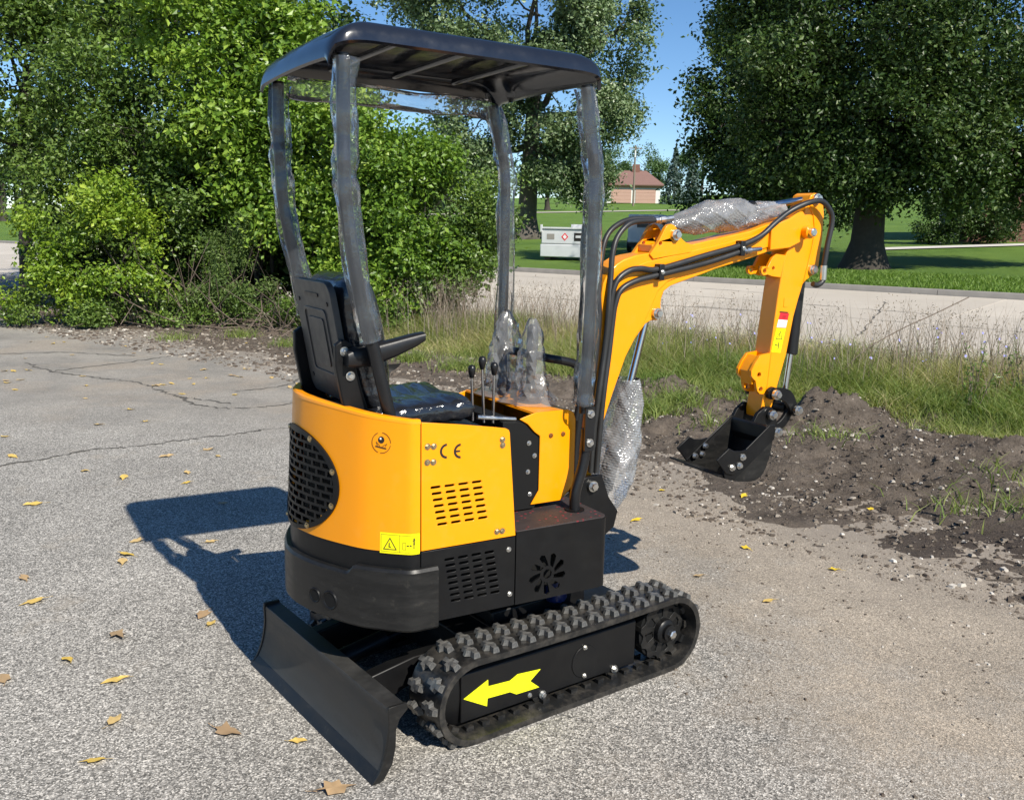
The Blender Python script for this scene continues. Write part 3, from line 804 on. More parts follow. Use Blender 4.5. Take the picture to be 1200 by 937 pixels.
# blade
fp = [(-0.782, 0.001), (-0.757, 0.030), (-0.739, 0.070), (-0.728, 0.115), (-0.723, 0.160), (-0.724, 0.205)]
fpS = [tuple(p)[:2] for p in spline([(a, b, 0) for a, b in fp], 4)]
back = [(x + 0.012, z) for x, z in fpS[::-1]]
mb = MB()
poly = fpS + [(-0.722, 0.214), (-0.666, 0.217), (-0.665, 0.209), (-0.708, 0.205)] + [(x + 0.012, z) for x, z in fpS[-3::-1]]
bl = MB().plate(poly, -0.460, 0.460).build('dozer_blade', M_['blade'], EX, 25, 0.002, rot=UC)
sidep = [(-0.787, -0.002)] + [(x - 0.004, z) for x, z in fpS[2:]] + [(-0.727, 0.226), (-0.668, 0.226), (-0.664, 0.205), (-0.692, 0.180), (-0.703, 0.150), (-0.705, 0.095), (-0.716, 0.045), (-0.745, 0.004), (-0.765, -0.004)]
for y in (-0.470, 0.460): MB().plate(sidep, y, y + 0.010).build('side_plate', M_['scuffed'], bl, 25, 0.0015)
MB().plate([(-0.786, -0.002), (-0.776, -0.002), (-0.748, 0.028), (-0.757, 0.031)], -0.459, 0.459).build('cutting_edge', M_['scuffed'], bl, 25)
for y in (-0.20, 0.20):
    mb = MB(); mb.plate([(-0.708, 0.19), (-0.50, 0.225), (-0.33, 0.225), (-0.33, 0.15), (-0.52, 0.13), (-0.71, 0.06)], y - 0.025, y + 0.025)
    mb.build('blade_arm', M_['black'], EX, 25, 0.004, rot=UC)
mb = MB(); mb.cyl((-0.70, 0, 0.16), (-0.48, 0, 0.20), 0.032, 16); mb.cyl((-0.5, 0, 0.195), (-0.32, 0, 0.22), 0.014, 12)
mb.build('blade_cylinder', M_['black'], EX, 35, rot=UC)

# --- upper body ------------------------------------------------------------
half = [(-0.51, -0.420), (-0.538, -0.4185), (-0.560, -0.404), (-0.605, -0.366), (-0.660, -0.305), (-0.714, -0.205), (-0.747, -0.125), (-0.767, -0.045), (-0.770, 0.0)]
_sp = spline([(a, b, 0) for a, b in half], 5)
OUT = [(p.x, p.y) for p in _sp] + [(p.x, -p.y) for p in _sp[-2::-1]]
_cum = [0.0]
for i in range(len(OUT) - 1): _cum.append(_cum[-1] + math.dist(OUT[i], OUT[i + 1]))
LTOT = _cum[-1]
def shell(l, z, off=0.0):
    """point on the rear shell: l = arc length from the near seam, off = outwards"""
    l = min(max(l, 0), LTOT - 1e-6)
    i = max(j for j in range(len(_cum) - 1) if _cum[j] <= l)
    f = (l - _cum[i]) / (_cum[i + 1] - _cum[i])
    x = OUT[i][0] + (OUT[i + 1][0] - OUT[i][0]) * f; y = OUT[i][1] + (OUT[i + 1][1] - OUT[i][1]) * f
    def tang(j):
        a, b = OUT[max(j - 1, 0)], OUT[min(j + 1, len(OUT) - 1)]; v = Vector((b[0] - a[0], b[1] - a[1])); return v.normalized()
    t = (tang(i) * (1 - f) + tang(min(i + 1, len(OUT) - 1)) * f).normalized()
    nx, ny = t.y, -t.x
    lean = 0.022 * max(0, (z - 0.633) / 0.4)
    k = math.sin(PI * l / LTOT)
    return Vector((x + lean * k + nx * off if True else x, y * (1 - 0.0) + ny * off, z))
# sign of the outward normal
_n = shell(LTOT / 2, 0.7, 0.1) - shell(LTOT / 2, 0.7, 0)
SGN = 1 if _n.x < 0 else -1
def sh(l, z, off=0.0): return shell(l, z, off * SGN)
def rim(l): return 1.030 + 0.030 * math.sin(PI * l / LTOT) ** 1.3
LG = LTOT / 2; GA, GZ0, GB = 0.238, 0.800, 0.162     # rear grille: arc half-width, centre height, half-height
# shell with an oval opening behind the grille
nl, nz = 84, 22
mb = MB(); idx = {}
def add_sheet(mb, l0, l1, z0, z1f, nl, nz, off0, off1, skip=None):
    """closed sheet between offsets off0 (outer) and off1 (inner)"""
    base = len(mb.v)
    for o in (off0, off1):
        for i in range(nl + 1):
            l = l0 + (l1 - l0) * i / nl
            for j in range(nz + 1):
                z = z0 + (z1f(l) - z0) * j / nz
                mb.v.append(tuple(sh(l, z, o)))
    N = (nl + 1) * (nz + 1)
    cells = {(i, j) for i in range(nl) for j in range(nz)}
    if skip: cells = {c for c in cells if not skip(l0 + (l1 - l0) * (c[0] + .5) / nl, z0 + (z1f(l0 + (l1 - l0) * (c[0] + .5) / nl) - z0) * (c[1] + .5) / nz)}
    V = lambda i, j, s: base + s * N + i * (nz + 1) + j
    for (i, j) in cells:
        mb.f.append((V(i, j, 0), V(i + 1, j, 0), V(i + 1, j + 1, 0), V(i, j + 1, 0)))
        mb.f.append((V(i, j, 1), V(i, j + 1, 1), V(i + 1, j + 1, 1), V(i + 1, j, 1)))
        for (di, dj, a, b) in ((-1, 0, (0, 0), (0, 1)), (1, 0, (1, 1), (1, 0)), (0, -1, (1, 0), (0, 0)), (0, 1, (0, 1), (1, 1))):
            if (i + di, j + dj) not in cells:
                mb.f.append((V(i + a[0], j + a[1], 0), V(i + b[0], j + b[1], 0), V(i + b[0], j + b[1], 1), V(i + a[0], j + a[1], 1)))
inside = lambda l, z, k=1.0: ((l - LG) / (GA * k)) ** 2 + ((z - GZ0) / (GB * k)) ** 2 < 1
add_sheet(mb, 0.0015, LTOT - 0.0015, 0.633, rim, nl, nz, 0.0, -0.010, lambda l, z: inside(l, z, 0.93))
rc = mb.build('rear_cover', M_['orange'], EX, 40)
rc['label'] = 'curved orange engine cover at the rear'
# folded rim of the cover
mb = MB(); k = 60
vs_ = []
for i in range(k + 1):
    l = LTOT * i / k
    for (o, dz) in ((0.001, -0.004), (0.0, 0.004), (-0.006, 0.009), (-0.026, 0.008), (-0.030, 0.0), (-0.012, -0.004)): vs_.append(sh(l, rim(l) + dz, o))
fs = [(i * 6 + j, i * 6 + (j + 1) % 6, (i + 1) * 6 + (j + 1) % 6, (i + 1) * 6 + j) for i in range(k) for j in range(6)] + [tuple(range(6)), tuple(k * 6 + j for j in range(5, -1, -1))]
mb.add(vs_, fs).build('rim', M_['orange'], rc, 40)
# grille: bars and webs on the curved surface (brick-bond openings)
gr = MB()
def seg(mb, l0, l1, z0, z1, o0, o1, n):
    vs_ = []
    for i in range(n + 1):
        l = l0 + (l1 - l0) * i / n
        vs_ += [sh(l, z0, o1), sh(l, z1, o1), sh(l, z1, o0), sh(l, z0, o0)]
    fs = [(i * 4 + j, i * 4 + (j + 1) % 4, (i + 1) * 4 + (j + 1) % 4, (i + 1) * 4 + j) for i in range(n) for j in range(4)] + [(0, 1, 2, 3), (n * 4 + 3, n * 4 + 2, n * 4 + 1, n * 4)]
    mb.add(vs_, fs)
rowh, barh = 0.0236, 0.0085
zz = GZ0 - GB + 0.004; r = 0
ga2, gb2 = GA * 0.985, GB * 0.985
while zz < GZ0 + GB:
    w = ga2 * math.sqrt(max(0, 1 - ((zz - GZ0) / gb2) ** 2))
    if w > 0.01: seg(gr, LG - w, LG + w, zz - barh / 2, zz + barh / 2, -0.001, 0.006, 26)
    for c in range(-8, 9):
        lc = LG + (c + (0.5 if r % 2 else 0)) * 0.047
        if inside(lc - 0.004, zz + rowh * 0.5, 0.97) and inside(lc + 0.004, zz + rowh * 0.5, 0.97) and not ((lc - LG - 0.02) ** 2 + (zz + rowh / 2 - GZ0) ** 2 < 0.04 ** 2):
            seg(gr, lc - 0.0045, lc + 0.0045, zz + barh / 2 - 0.001, zz + rowh - barh / 2 + 0.001, -0.001, 0.006, 1)
    zz += rowh; r += 1
# oval rim ring
vs_ = []; n = 72
for k in range(n):
    a = 2 * PI * k / n
    for rr, o in ((1.02, 0.0005), (1.02, 0.007), (0.935, 0.008), (0.93, -0.002)): vs_.append(sh(LG + GA * rr * math.cos(a), GZ0 + GB * rr * math.sin(a), o))
gr.add(vs_, [(k * 4 + j, k * 4 + (j + 1) % 4, ((k + 1) % n) * 4 + (j + 1) % 4, ((k + 1) % n) * 4 + j) for k in range(n) for j in range(4)])
go = gr.build('grille', M_['black'], rc, 35)
go['label'] = 'oval black radiator grille with brick pattern openings'
for a in (0.35, 1.1, 1.95, 2.8, -0.35, -1.1, -1.9, -2.75, 3.6):
    l, z = LG + GA * 0.965 * math.cos(a + PI), GZ0 + GB * 0.965 * math.sin(a)
    p = sh(l, z, 0.007); q = sh(l, z, 0.02); d = (q - p).normalized()
    link('bolt', BOLT_B, rc, p, (0, 0.4, math.atan2(d.y, d.x) + PI / 2))
# radiator behind the grille
mb = MB(); seg(mb, LG - GA * 0.97, LG + GA * 0.97, GZ0 - GB, GZ0 + GB, -0.05, -0.04, 30); mb.build('radiator', M_['dark'], EX, 30)
mb = MB(); mb.box(-0.56, -0.2, -0.365, 0.365, 0.42, 0.925); mb.build('engine_bay', M_['dark'], EX, 30)
# warning label round the bend
def decal(poly, fn, d0=0.0006): return fn
mb = MB(); seg(mb, 0.004, 0.128, 0.6275, 0.692, 0.0004, 0.0012, 24)
wl_ = mb.build('warning_label', M_['yellow'], rc, 30); wl_['label'] = 'yellow warning sticker with triangle and pictograms'
def lineseg(mb, pts, w, off, closed=False):
    """thin printed stroke on the shell in (l, z)"""
    P = [Vector(p) for p in pts]; m = len(P) if closed else len(P) - 1
    for i in range(m):
        a, b = P[i], P[(i + 1) % len(P)]
        d = (b - a).normalized(); nn = Vector((-d.y, d.x)) * w / 2; a = a - d * w * 0.4; b = b + d * w * 0.4
        steps = max(1, int((b - a).length / 0.006)); vs_ = []
        for s in range(steps + 1):
            q = a.lerp(b, s / steps)
            for o in (nn, -nn): vs_.append(sh(q.x + o.x, q.y + o.y, off))
        mb.add(vs_, [(2 * s, 2 * s + 1, 2 * s + 3, 2 * s + 2) for s in range(steps)])
pm = MB()
L_ = lambda u: 0.128 - u * 0.124          # u from the sticker's left edge
lineseg(pm, [(L_(0.10), 0.641), (L_(0.42), 0.641), (L_(0.26), 0.676)], 0.0026, 0.0018, True)
lineseg(pm, [(L_(0.245), 0.660), (L_(0.24), 0.649), (L_(0.28), 0.648)], 0.003, 0.0018)
lineseg(pm, [(L_(0.035), 0.634), (L_(0.035), 0.6865), (L_(0.965), 0.6865), (L_(0.965), 0.634)], 0.0008, 0.0018, True)
lineseg(pm, [(L_(0.505), 0.634), (L_(0.505), 0.687)], 0.0009, 0.0018)
lineseg(pm, [(L_(0.58), 0.643), (L_(0.66), 0.643), (L_(0.66), 0.664), (L_(0.58), 0.664)], 0.0009, 0.0018, True)
lineseg(pm, [(L_(0.70), 0.655), (L_(0.72), 0.655)], 0.004, 0.0018)
lineseg(pm, [(L_(0.765), 0.656), (L_(0.785), 0.656)], 0.004, 0.0018)
lineseg(pm, [(L_(0.855), 0.678), (L_(0.855), 0.660)], 0.0042, 0.0018)
lineseg(pm, [(L_(0.82), 0.671), (L_(0.89), 0.674)], 0.002, 0.0018)
lineseg(pm, [(L_(0.84), 0.661), (L_(0.84), 0.648), (L_(0.87), 0.648), (L_(0.87), 0.661)], 0.0014, 0.0018)
pm.build('printed_pictogram', M_['ink'], wl_, None)
# round emblem (ring of small print, dark ball over a leaf shape)
EL, EZ = 0.128, 0.966
pm = MB()
for k in range(26):
    if k in (5, 6, 13, 20): continue
    a = 2 * PI * k / 26; b = a + 0.19
    lineseg(pm, [(EL + 0.031 * math.cos(a), EZ + 0.031 * math.sin(a)), (EL + 0.031 * math.cos(b), EZ + 0.031 * math.sin(b))], 0.0022, 0.0012)
pm.build('printed_ring', M_['inkbrown'], rc, None)
pm = MB()
vs_ = [sh(EL + 0.0105 * math.cos(2 * PI * k / 20), EZ + 0.009 + 0.0105 * math.sin(2 * PI * k / 20), 0.0012) for k in range(20)]
pm.add(vs_, [tuple(range(20))])
lineseg(pm, [(EL + 0.018, EZ - 0.0115), (EL - 0.016, EZ - 0.0165)], 0.0034, 0.0014)
lineseg(pm, [(EL + 0.012, EZ - 0.010), (EL + 0.017, EZ + 0.002), (EL + 0.004, EZ - 0.0095)], 0.0014, 0.0013)
lineseg(pm, [(EL - 0.002, EZ - 0.012), (EL - 0.019, EZ - 0.002), (EL - 0.013, EZ - 0.012)], 0.0014, 0.0013)
pm.build('emblem', M_['ink'], rc, None)
pm = MB(); pm.add([sh(EL + 0.002 + 0.0033 * math.cos(2 * PI * k / 12), EZ + 0.0125 + 0.0033 * math.sin(2 * PI * k / 12), 0.0017) for k in range(12)], [tuple(range(12))])
pm.build('emblem_highlight', M_['white'], rc, None)

# side panels (both sides), with real slots
def slots(x0, z0, x1, z1, nr, w, hgt, nc=4, xw=0.174):
    out = []
    for r in range(nr):
        f = r / (nr - 1); xs = x0 + (x1 - x0) * f; z = z0 + (z1 - z0) * f
        for c in range(nc): out.append(slot(xs + w / 2 + c * (xw - w) / (nc - 1), z, w, hgt))
    return out
top_poly = [(-0.5085, 0.6345), (-0.1795, 0.6345), (-0.2075, 0.972), (-0.211, 0.981), (-0.222, 0.987), (-0.26, 0.994), (-0.378, 1.013), (-0.5085, 1.031)]
low_poly = [(-0.5085, 0.40), (-0.1795, 0.40), (-0.1795, 0.631), (-0.5085, 0.631)]
fanh = [circle(-0.055, 0.484, 0.017, 8, 0.3)]
for k in range(9):
    a = 2 * PI * k / 9 + 0.25
    fanh.append([(-0.055 + r * math.cos(a + d), 0.484 + r * math.sin(a + d)) for r, d in ((0.028, -0.20), (0.045, -0.02), (0.066, 0.10), (0.072, 0.28), (0.066, 0.44), (0.044, 0.40), (0.030, 0.28))])
plat_poly = [(-0.1765, 0.40), (0.155, 0.40), (0.155, 0.644), (-0.1765, 0.644)]
for sd in (-1, 1):
    y0, y1 = (-0.422, -0.416) if sd < 0 else (0.416, 0.422)
    sp_ = MB().plate(top_poly, y0, y1, slots(-0.479, 0.828, -0.456, 0.710, 7, 0.034, 0.0085)).build('side_panel', M_['orange'], EX, 30, 0.001)
    lp = MB().plate(low_poly, y0, y1, slots(-0.431, 0.594, -0.408, 0.457, 8, 0.034, 0.0085)).build('lower_side_panel', M_['black'], EX, 30, 0.001)
    fpn = MB().plate(plat_poly, y0 - 0.001 * (1 if sd < 0 else -1), y1, fanh).build('step_panel', M_['black'], EX, 30, 0.001)
    if sd < 0:
        sp_['label'] = 'flat orange service panel with louvre slots'
        for (x, z) in ((-0.489, 0.956), (-0.469, 0.955), (-0.490, 0.908), (-0.470, 0.907), (-0.234, 0.953), (-0.233, 0.935), (-0.248, 0.658), (-0.229, 0.657)): bolt(sp_, (x, -0.422, z), BOLT_B)
        for (x, z) in ((-0.204, 0.592), (-0.197, 0.441)): bolt(lp, (x, -0.422, z), BOLT_T)
        # CE mark
        def arc(cx, cz, r, a0, a1, w, n=14):
            o = [(cx + (r + w / 2) * math.cos(a0 + (a1 - a0) * k / n), cz + (r + w / 2) * math.sin(a0 + (a1 - a0) * k / n)) for k in range(n + 1)]
            i_ = [(cx + (r - w / 2) * math.cos(a0 + (a1 - a0) * k / n), cz + (r - w / 2) * math.sin(a0 + (a1 - a0) * k / n)) for k in range(n, -1, -1)]
            return o + i_
        ce = MB(); r_ = 0.0195; w_ = 0.0074
        ce.plate(arc(-0.4255, 0.9365, r_, PI * 0.5, PI * 1.5, w_), -0.4222, -0.4228)
        ce.plate(arc(-0.3790, 0.9320, r_, PI * 0.5, PI * 1.5, w_), -0.4222, -0.4228)
        ce.plate([(-0.397, 0.9292), (-0.381, 0.9292), (-0.381, 0.9348), (-0.397, 0.9348)], -0.4222, -0.4228)
        ce.build('ce_mark', M_['ink'], sp_, None)['label'] = 'black printed CE mark'
# platform: rounded front corner, front skirt, deck
def rrect(x0, x1, y0, y1, rf, n=6):
    out = [(x0, y0)]
    for k in range(n + 1): a = -PI / 2 + (PI / 2) * k / n; out.append((x1 - rf + rf * math.cos(a), y0 + rf + rf * math.sin(a)))
    for k in range(n + 1): a = (PI / 2) * k / n; out.append((x1 - rf + rf * math.cos(a), y1 - rf + rf * math.sin(a)))
    out.append((x0, y1)); return out
zfr = lambda u, v, d: (u, v, d)
_o = rrect(0.1555, 0.190, -0.4225, 0.4225, 0.034); _i = rrect(0.1555, 0.182, -0.4145, 0.4145, 0.028)
MB().plate(_o + _i[::-1], 0.401, 0.6405, fr=zfr).build('platform', M_['black'], EX, 35, 0.001)
MB().box(-0.17, 0.15, -0.37, 0.37, 0.42, 0.636).build('platform_core', M_['dark'], EX, 30)
# the step panel sits proud of the platform block; hollow look comes from its dark core
dk = MB().plate(rrect(-0.176, 0.188, -0.4195, 0.4195, 0.034), 0.6415, 0.6465, fr=zfr).build('deck_mat', M_['floormat'], EX, 35, 0.0015)
dk['label'] = 'dark foot deck mat dotted with small red studs'
# black skirt under the orange cover and the counterweight
mb = MB(); add_sheet(mb, 0.0, LTOT, 0.50, lambda l: 0.6325, 60, 2, -0.003, -0.03); mb.build('skirt', M_['black'], EX, 40)
def cwtop(l):
    e = min(l, LTOT - l)
    return 0.557 + 0.026 * (1 - float(sstep(0.205, 0.235, e)))
mb = MB()
L0, L1 = -0.052, LTOT + 0.052
def shx(l, z, off):
    if l < 0: return sh(0, z, off) + Vector((-l, 0, 0)) * 1
    if l > LTOT: return sh(LTOT, z, off) + Vector((l - LTOT, 0, 0))
    return sh(l, z, off)
k = 100; vs_ = []
for i in range(k + 1):
    l = L0 + (L1 - L0) * i / k; zt = cwtop(l)
    for (o, z) in ((0.012, 0.384), (0.019, 0.392), (0.0185, zt - 0.010), (0.012, zt - 0.001), (0.004, zt), (-0.05, zt - 0.004), (-0.12, 0.42), (-0.10, 0.380)): vs_.append(shx(l, z, o))
fs = [(i * 8 + j, i * 8 + (j + 1) % 8, (i + 1) * 8 + (j + 1) % 8, (i + 1) * 8 + j) for i in range(k) for j in range(8)] + [tuple(range(8)), tuple(k * 8 + j for j in range(7, -1, -1))]
cw = mb.add(vs_, fs).build('counterweight', M_['scuffed'], EX, 22)
cw['label'] = 'curved black counterweight with two round lifting holes'
# two holes: flat dark discs painted as the shaded bores, rims standing on the casting
for (l, z, r_) in ((LG - 0.155, 0.447, 0.0195), (LG - 0.222, 0.447, 0.0245)):
    mb = MB(); n = 20; vs_ = []
    for k in range(n):
        a = 2 * PI * k / n
        for rr, o in ((1.28, 0.0187), (1.16, 0.0225), (1.0, 0.0205), (0.97, 0.0195)): vs_.append(sh(l + r_ * rr * math.cos(a), z + r_ * rr * math.sin(a), o))
    mb.add(vs_, [(k * 4 + j, k * 4 + j + 1, ((k + 1) % n) * 4 + j + 1, ((k + 1) % n) * 4 + j) for k in range(n) for j in range(3)])
    ho = mb.build('lifting_hole', M_['black'], cw, 40)
    mb = MB(); mb.add([sh(l + r_ * 0.985 * math.cos(2 * PI * k / n), z + r_ * 0.985 * math.sin(2 * PI * k / n), 0.0197) for k in range(n)], [tuple(range(n))]); mb.build('hole_shade_disc', M_['dark'], ho, None)
# seat pan cover inside the rim
MB().plate([(-0.70, -0.18), (-0.60, -0.33), (-0.52, -0.40), (-0.20, -0.40), (-0.20, 0.40), (-0.52, 0.40), (-0.60, 0.33), (-0.70, 0.18)], 0.925, 0.958, fr=zfr).build('seat_deck', M_['plastic'], EX, 30, 0.006)

# --- seat ---------------------------------------------------------------
def cushion(name, prof_fn, nu, nv, mat, parent):
    vs_ = [prof_fn(i / nu, j / nv) for i in range(nu + 1) for j in range(nv)]
    fs = [(i * nv + j, i * nv + (j + 1) % nv, (i + 1) * nv + (j + 1) % nv, (i + 1) * nv + j) for i in range(nu) for j in range(nv)]
    fs += [tuple(range(nv - 1, -1, -1)), tuple(nu * nv + j for j in range(nv))]
    return MB().add(vs_, fs).build(name, mat, parent, 50)
def sup(a, p): c, s = math.cos(a), math.sin(a); return (math.copysign(abs(c) ** p, c), math.copysign(abs(s) ** p, s))
def seat_fn(u, v):
    x = -0.60 + 0.375 * u; a = 2 * PI * v; c, s = sup(a, 0.45)
    e = min(1, (min(u, 1 - u) / 0.10)) ; e = math.sqrt(max(0.02, 1 - (1 - e) ** 2))
    wob = 0.004 * math.sin(37 * u + 5 * c) + 0.003 * math.sin(23 * u * 2 + 9 * s)
    return (x, -0.03 + 0.205 * c * (0.94 + 0.06 * e), 1.003 + (0.042 * e + wob) * s + 0.012 * u - (0.012 if abs(c) < .5 and s > 0 else 0))
cushion('seat_cushion', seat_fn, 22, 28, M_['vinyl'], EX)['label'] = 'black vinyl seat cushion under clear film'
SB0, SB1 = Vector((-0.640, 0, 1.03)), Vector((-0.710, 0, 1.432))
sdir = (SB1 - SB0).normalized(); snrm = Vector((sdir.z, 0, -sdir.x))      # snrm points forward
def back_fn(u, v):
    a = 2 * PI * v; c, s = sup(a, 0.5)
    e = min(1, (1 - u) / 0.16); e = math.sqrt(max(0.0, 1 - (1 - e) ** 2)); e0 = min(1, u / 0.08)
    wy = 0.185 * (0.80 + 0.20 * e) ; th = 0.058 * (0.25 + 0.75 * e) * (0.6 + 0.4 * e0) * (1.0 + 0.35 * math.sin(PI * u))
    p = SB0.lerp(SB1, u) + snrm * (0.092 + th * s)
    return (p.x, -0.015 + wy * c, p.z)
cushion('backrest', back_fn, 26, 30, M_['vinyl'], EX)['label'] = 'black seat backrest cushion under glossy film'
frb = lambda u, v, d: tuple(SB0 + sdir * v + snrm * d + Vector((0, u, 0)))
def rr2(x0, x1, z0, z1, r, n=5):
    out = []
    for cx, cz, a0 in ((x1 - r, z0 + r, -PI / 2), (x1 - r, z1 - r, 0), (x0 + r, z1 - r, PI / 2), (x0 + r, z0 + r, PI)):
        for k in range(n + 1): a = a0 + PI / 2 * k / n; out.append((cx + r * math.cos(a), cz + r * math.sin(a)))
    return out
sb = MB().plate(rr2(-0.192, 0.158, 0.025, 0.402, 0.045), 0.0, 0.020, fr=frb).build('seat_shell', M_['seatback'], EX, 30, 0.007, 3)
sb['label'] = 'dark grey plastic rear shell of the seat with raised panel'
MB().plate(rr2(-0.125, 0.085, 0.10, 0.315, 0.02), -0.004, 0.002, [rr2(-0.115, 0.075, 0.11, 0.305, 0.015)], fr=frb).build('raised_frame', M_['seatback'], sb, 30, 0.0015)
MB().plate(rr2(-0.09, 0.05, 0.13, 0.285, 0.012), -0.004, 0.002, fr=frb).build('raised_panel', M_['seatback'], sb, 30, 0.0015)
MB().plate(slot(-0.015, 0.358, 0.13, 0.012), -0.003, 0.002, fr=frb).build('embossed_bar', M_['plastic'], sb, 30)
for p in ((-0.15, 0.335), (0.12, 0.335), (-0.15, 0.08), (0.12, 0.08)):
    MB().plate(circle(p[0], p[1], 0.007, 10), -0.003, 0.002, fr=frb).build('rivet', M_['plastic'], sb, 30)
# reclining hinge, armrests, belt
for sy in (-1, 1):
    y = -0.215 if sy < 0 else 0.185
    hg = MB().plate([(-0.70, 1.245), (-0.675, 1.262), (-0.645, 1.245), (-0.640, 1.19), (-0.615, 1.10), (-0.585, 1.00), (-0.66, 0.985), (-0.685, 1.10), (-0.70, 1.18)], y - 0.012, y + 0.012).build('seat_hinge', M_['black'], EX, 30, 0.004)
    if sy < 0:
        for p in ((-0.673, 1.225), (-0.655, 1.15)): bolt(hg, (p[0], y - 0.012, p[1]), BOLT_S)
    vs_ = []
    st_ = [(-0.675, 1.205, 0.022), (-0.655, 1.208, 0.030), (-0.60, 1.211, 0.033), (-0.52, 1.232, 0.028), (-0.455, 1.252, 0.021), (-0.425, 1.263, 0.014)]
    n = 14
    for (x, z, h) in st_:
        for k in range(n):
            c, s = sup(2 * PI * k / n, 0.55); vs_.append((x, y - 0.035 * sy * -1 * 0 - 0.030 * (1 if sy < 0 else -1) + 0.026 * c, z + h * s))
    fs = [(i * n + j, i * n + (j + 1) % n, (i + 1) * n + (j + 1) % n, (i + 1) * n + j) for i in range(len(st_) - 1) for j in range(n)] + [tuple(range(n)), tuple((len(st_) - 1) * n + k for k in range(n))]
    MB().add(vs_, fs).build('armrest', M_['plastic'], EX, 50)
bp = [(-0.56, -0.19, 1.045), (-0.52, -0.10, 1.062), (-0.47, 0.0, 1.068), (-0.43, 0.08, 1.075), (-0.40, 0.12, 1.105), (-0.375, 0.10, 1.125)]
vs_ = []
for i, p in enumerate(spline(bp, 4)): vs_ += [tuple(p + Vector((-0.022, 0.01, 0.0))), tuple(p + Vector((0.024, -0.012, 0.006 * math.sin(i))))]
MB().add(vs_, [(2 * i, 2 * i + 1, 2 * i + 3, 2 * i + 2) for i in range(len(vs_) // 2 - 1)]).build('seat_belt', M_['belt'], EX, 60)

# --- control levers, console, joysticks -------------------------------------
MB().cyl((-0.215, -0.22, 0.985), (-0.07, -0.22, 0.965), 0.008, 12).build('lever_shaft', M_['steel'], EX, 40)
for (xb, zb, xt, zt) in ((-0.232, 0.975, -0.237, 1.142), (-0.190, 0.965, -0.199, 1.168), (-0.155, 0.960, -0.154, 1.146)):
    lv = MB().cyl((xb, -0.22, zb), (xt, -0.22, zt - 0.02), 0.0048, 10).build('control_lever', M_['chrome'], EX, 40)
    MB().lathe([(0.004, -0.026), (0.0075, -0.024), (0.0125, -0.004), (0.0135, 0.006), (0.010, 0.015), (0.003, 0.018)], (xt, -0.22, zt), (0, 0, 1), 14).build('knob', M_['plastic'], lv, 60)
con = MB()
pc = [(0.030, 0.652), (0.150, 0.652), (0.206, 0.700), (0.206, 0.935), (0.196, 0.962), (0.170, 0.974), (0.045, 0.974), (-0.02, 0.955), (0.012, 0.935), (0.040, 0.905), (0.062, 0.890), (0.062, 0.70)]
pc = [(x - 0.050, z + 0.016) for x, z in pc]
con.plate(pc, -0.250, -0.246)
con.plate(pc, 0.246, 0.250)
# wrapped sheet between the cheeks: top, front
top = [(0.035, 0.972), (0.045, 0.974), (0.170, 0.974), (0.196, 0.962), (0.206, 0.935), (0.206, 0.700), (0.150, 0.652)]
top = [(x - 0.050, z + 0.016) for x, z in top]
vs_ = [(x, y, z) for x, z in top for y in (-0.2505, 0.2505)] + [(x - 0.004, y, z - 0.004) for x, z in top for y in (-0.245, 0.245)]
n = len(top)
fs = [(2 * i, 2 * i + 1, 2 * i + 3, 2 * i + 2) for i in range(n - 1)] + [(2 * n + 2 * i, 2 * n + 2 * i + 2, 2 * n + 2 * i + 3, 2 * n + 2 * i + 1) for i in range(n - 1)]
con.add(vs_, fs)
cs = con.build('control_console', M_['orange'], EX, 30, 0.003)
for p in ((0.105, 0.888), (0.155, 0.889)): MB().lathe([(0.008, 0), (0.008, 0.003), (0.005, 0.004)], (p[0] - 0.05, -0.250, p[1] + 0.016), (0, -1, 0), 14).build('plug', M_['inkbrown'], cs, 30)
bp_ = MB().plate([(-0.13, 0.652), (0.0, 0.652), (0.014, 0.70), (0.014, 0.90), (-0.02, 0.926), (-0.05, 0.958), (-0.13, 0.965)], -0.243, 0.243).build('console_side', M_['dark'], EX, 30, 0.002)
bp_['label'] = 'black inner plate of the console with bolts'
for p in ((0.022, 0.868), (0.045, 0.822), (0.020, 0.768), (0.030, 0.688)): bolt(bp_, (p[0] - 0.05, -0.243, p[1] + 0.016), BOLT_T)
def joystick(x, y, lean, lbl):
    mb = MB()
    prof = [(0.046, 0.985), (0.047, 0.989), (0.038, 0.992), (0.044, 0.998), (0.034, 1.004), (0.040, 1.012), (0.030, 1.020), (0.034, 1.029), (0.022, 1.040), (0.016, 1.06), (0.0135, 1.08)]
    js = mb.lathe([(r, h) for r, h in prof], (x, y, 0), (0, 0, 1), 20).build('joystick', M_['plastic'], EX, 60)
    js['label'] = lbl
    MB().tube([(x, y, 1.07), (x + lean, y, 1.13), (x + lean * 1.6, y, 1.20), (x + lean * 2, y, 1.255), (x + lean * 2, y, 1.268)], [0.015, 0.019, 0.021, 0.020, 0.012], 14).build('grip', M_['plastic'], js, 60)
    return js
J1 = joystick(0.072, -0.080, 0.003, 'near joystick with rubber boot in a clear plastic bag')
J2 = joystick(0.072, 0.120, -0.002, 'far joystick in a clear plastic bag')
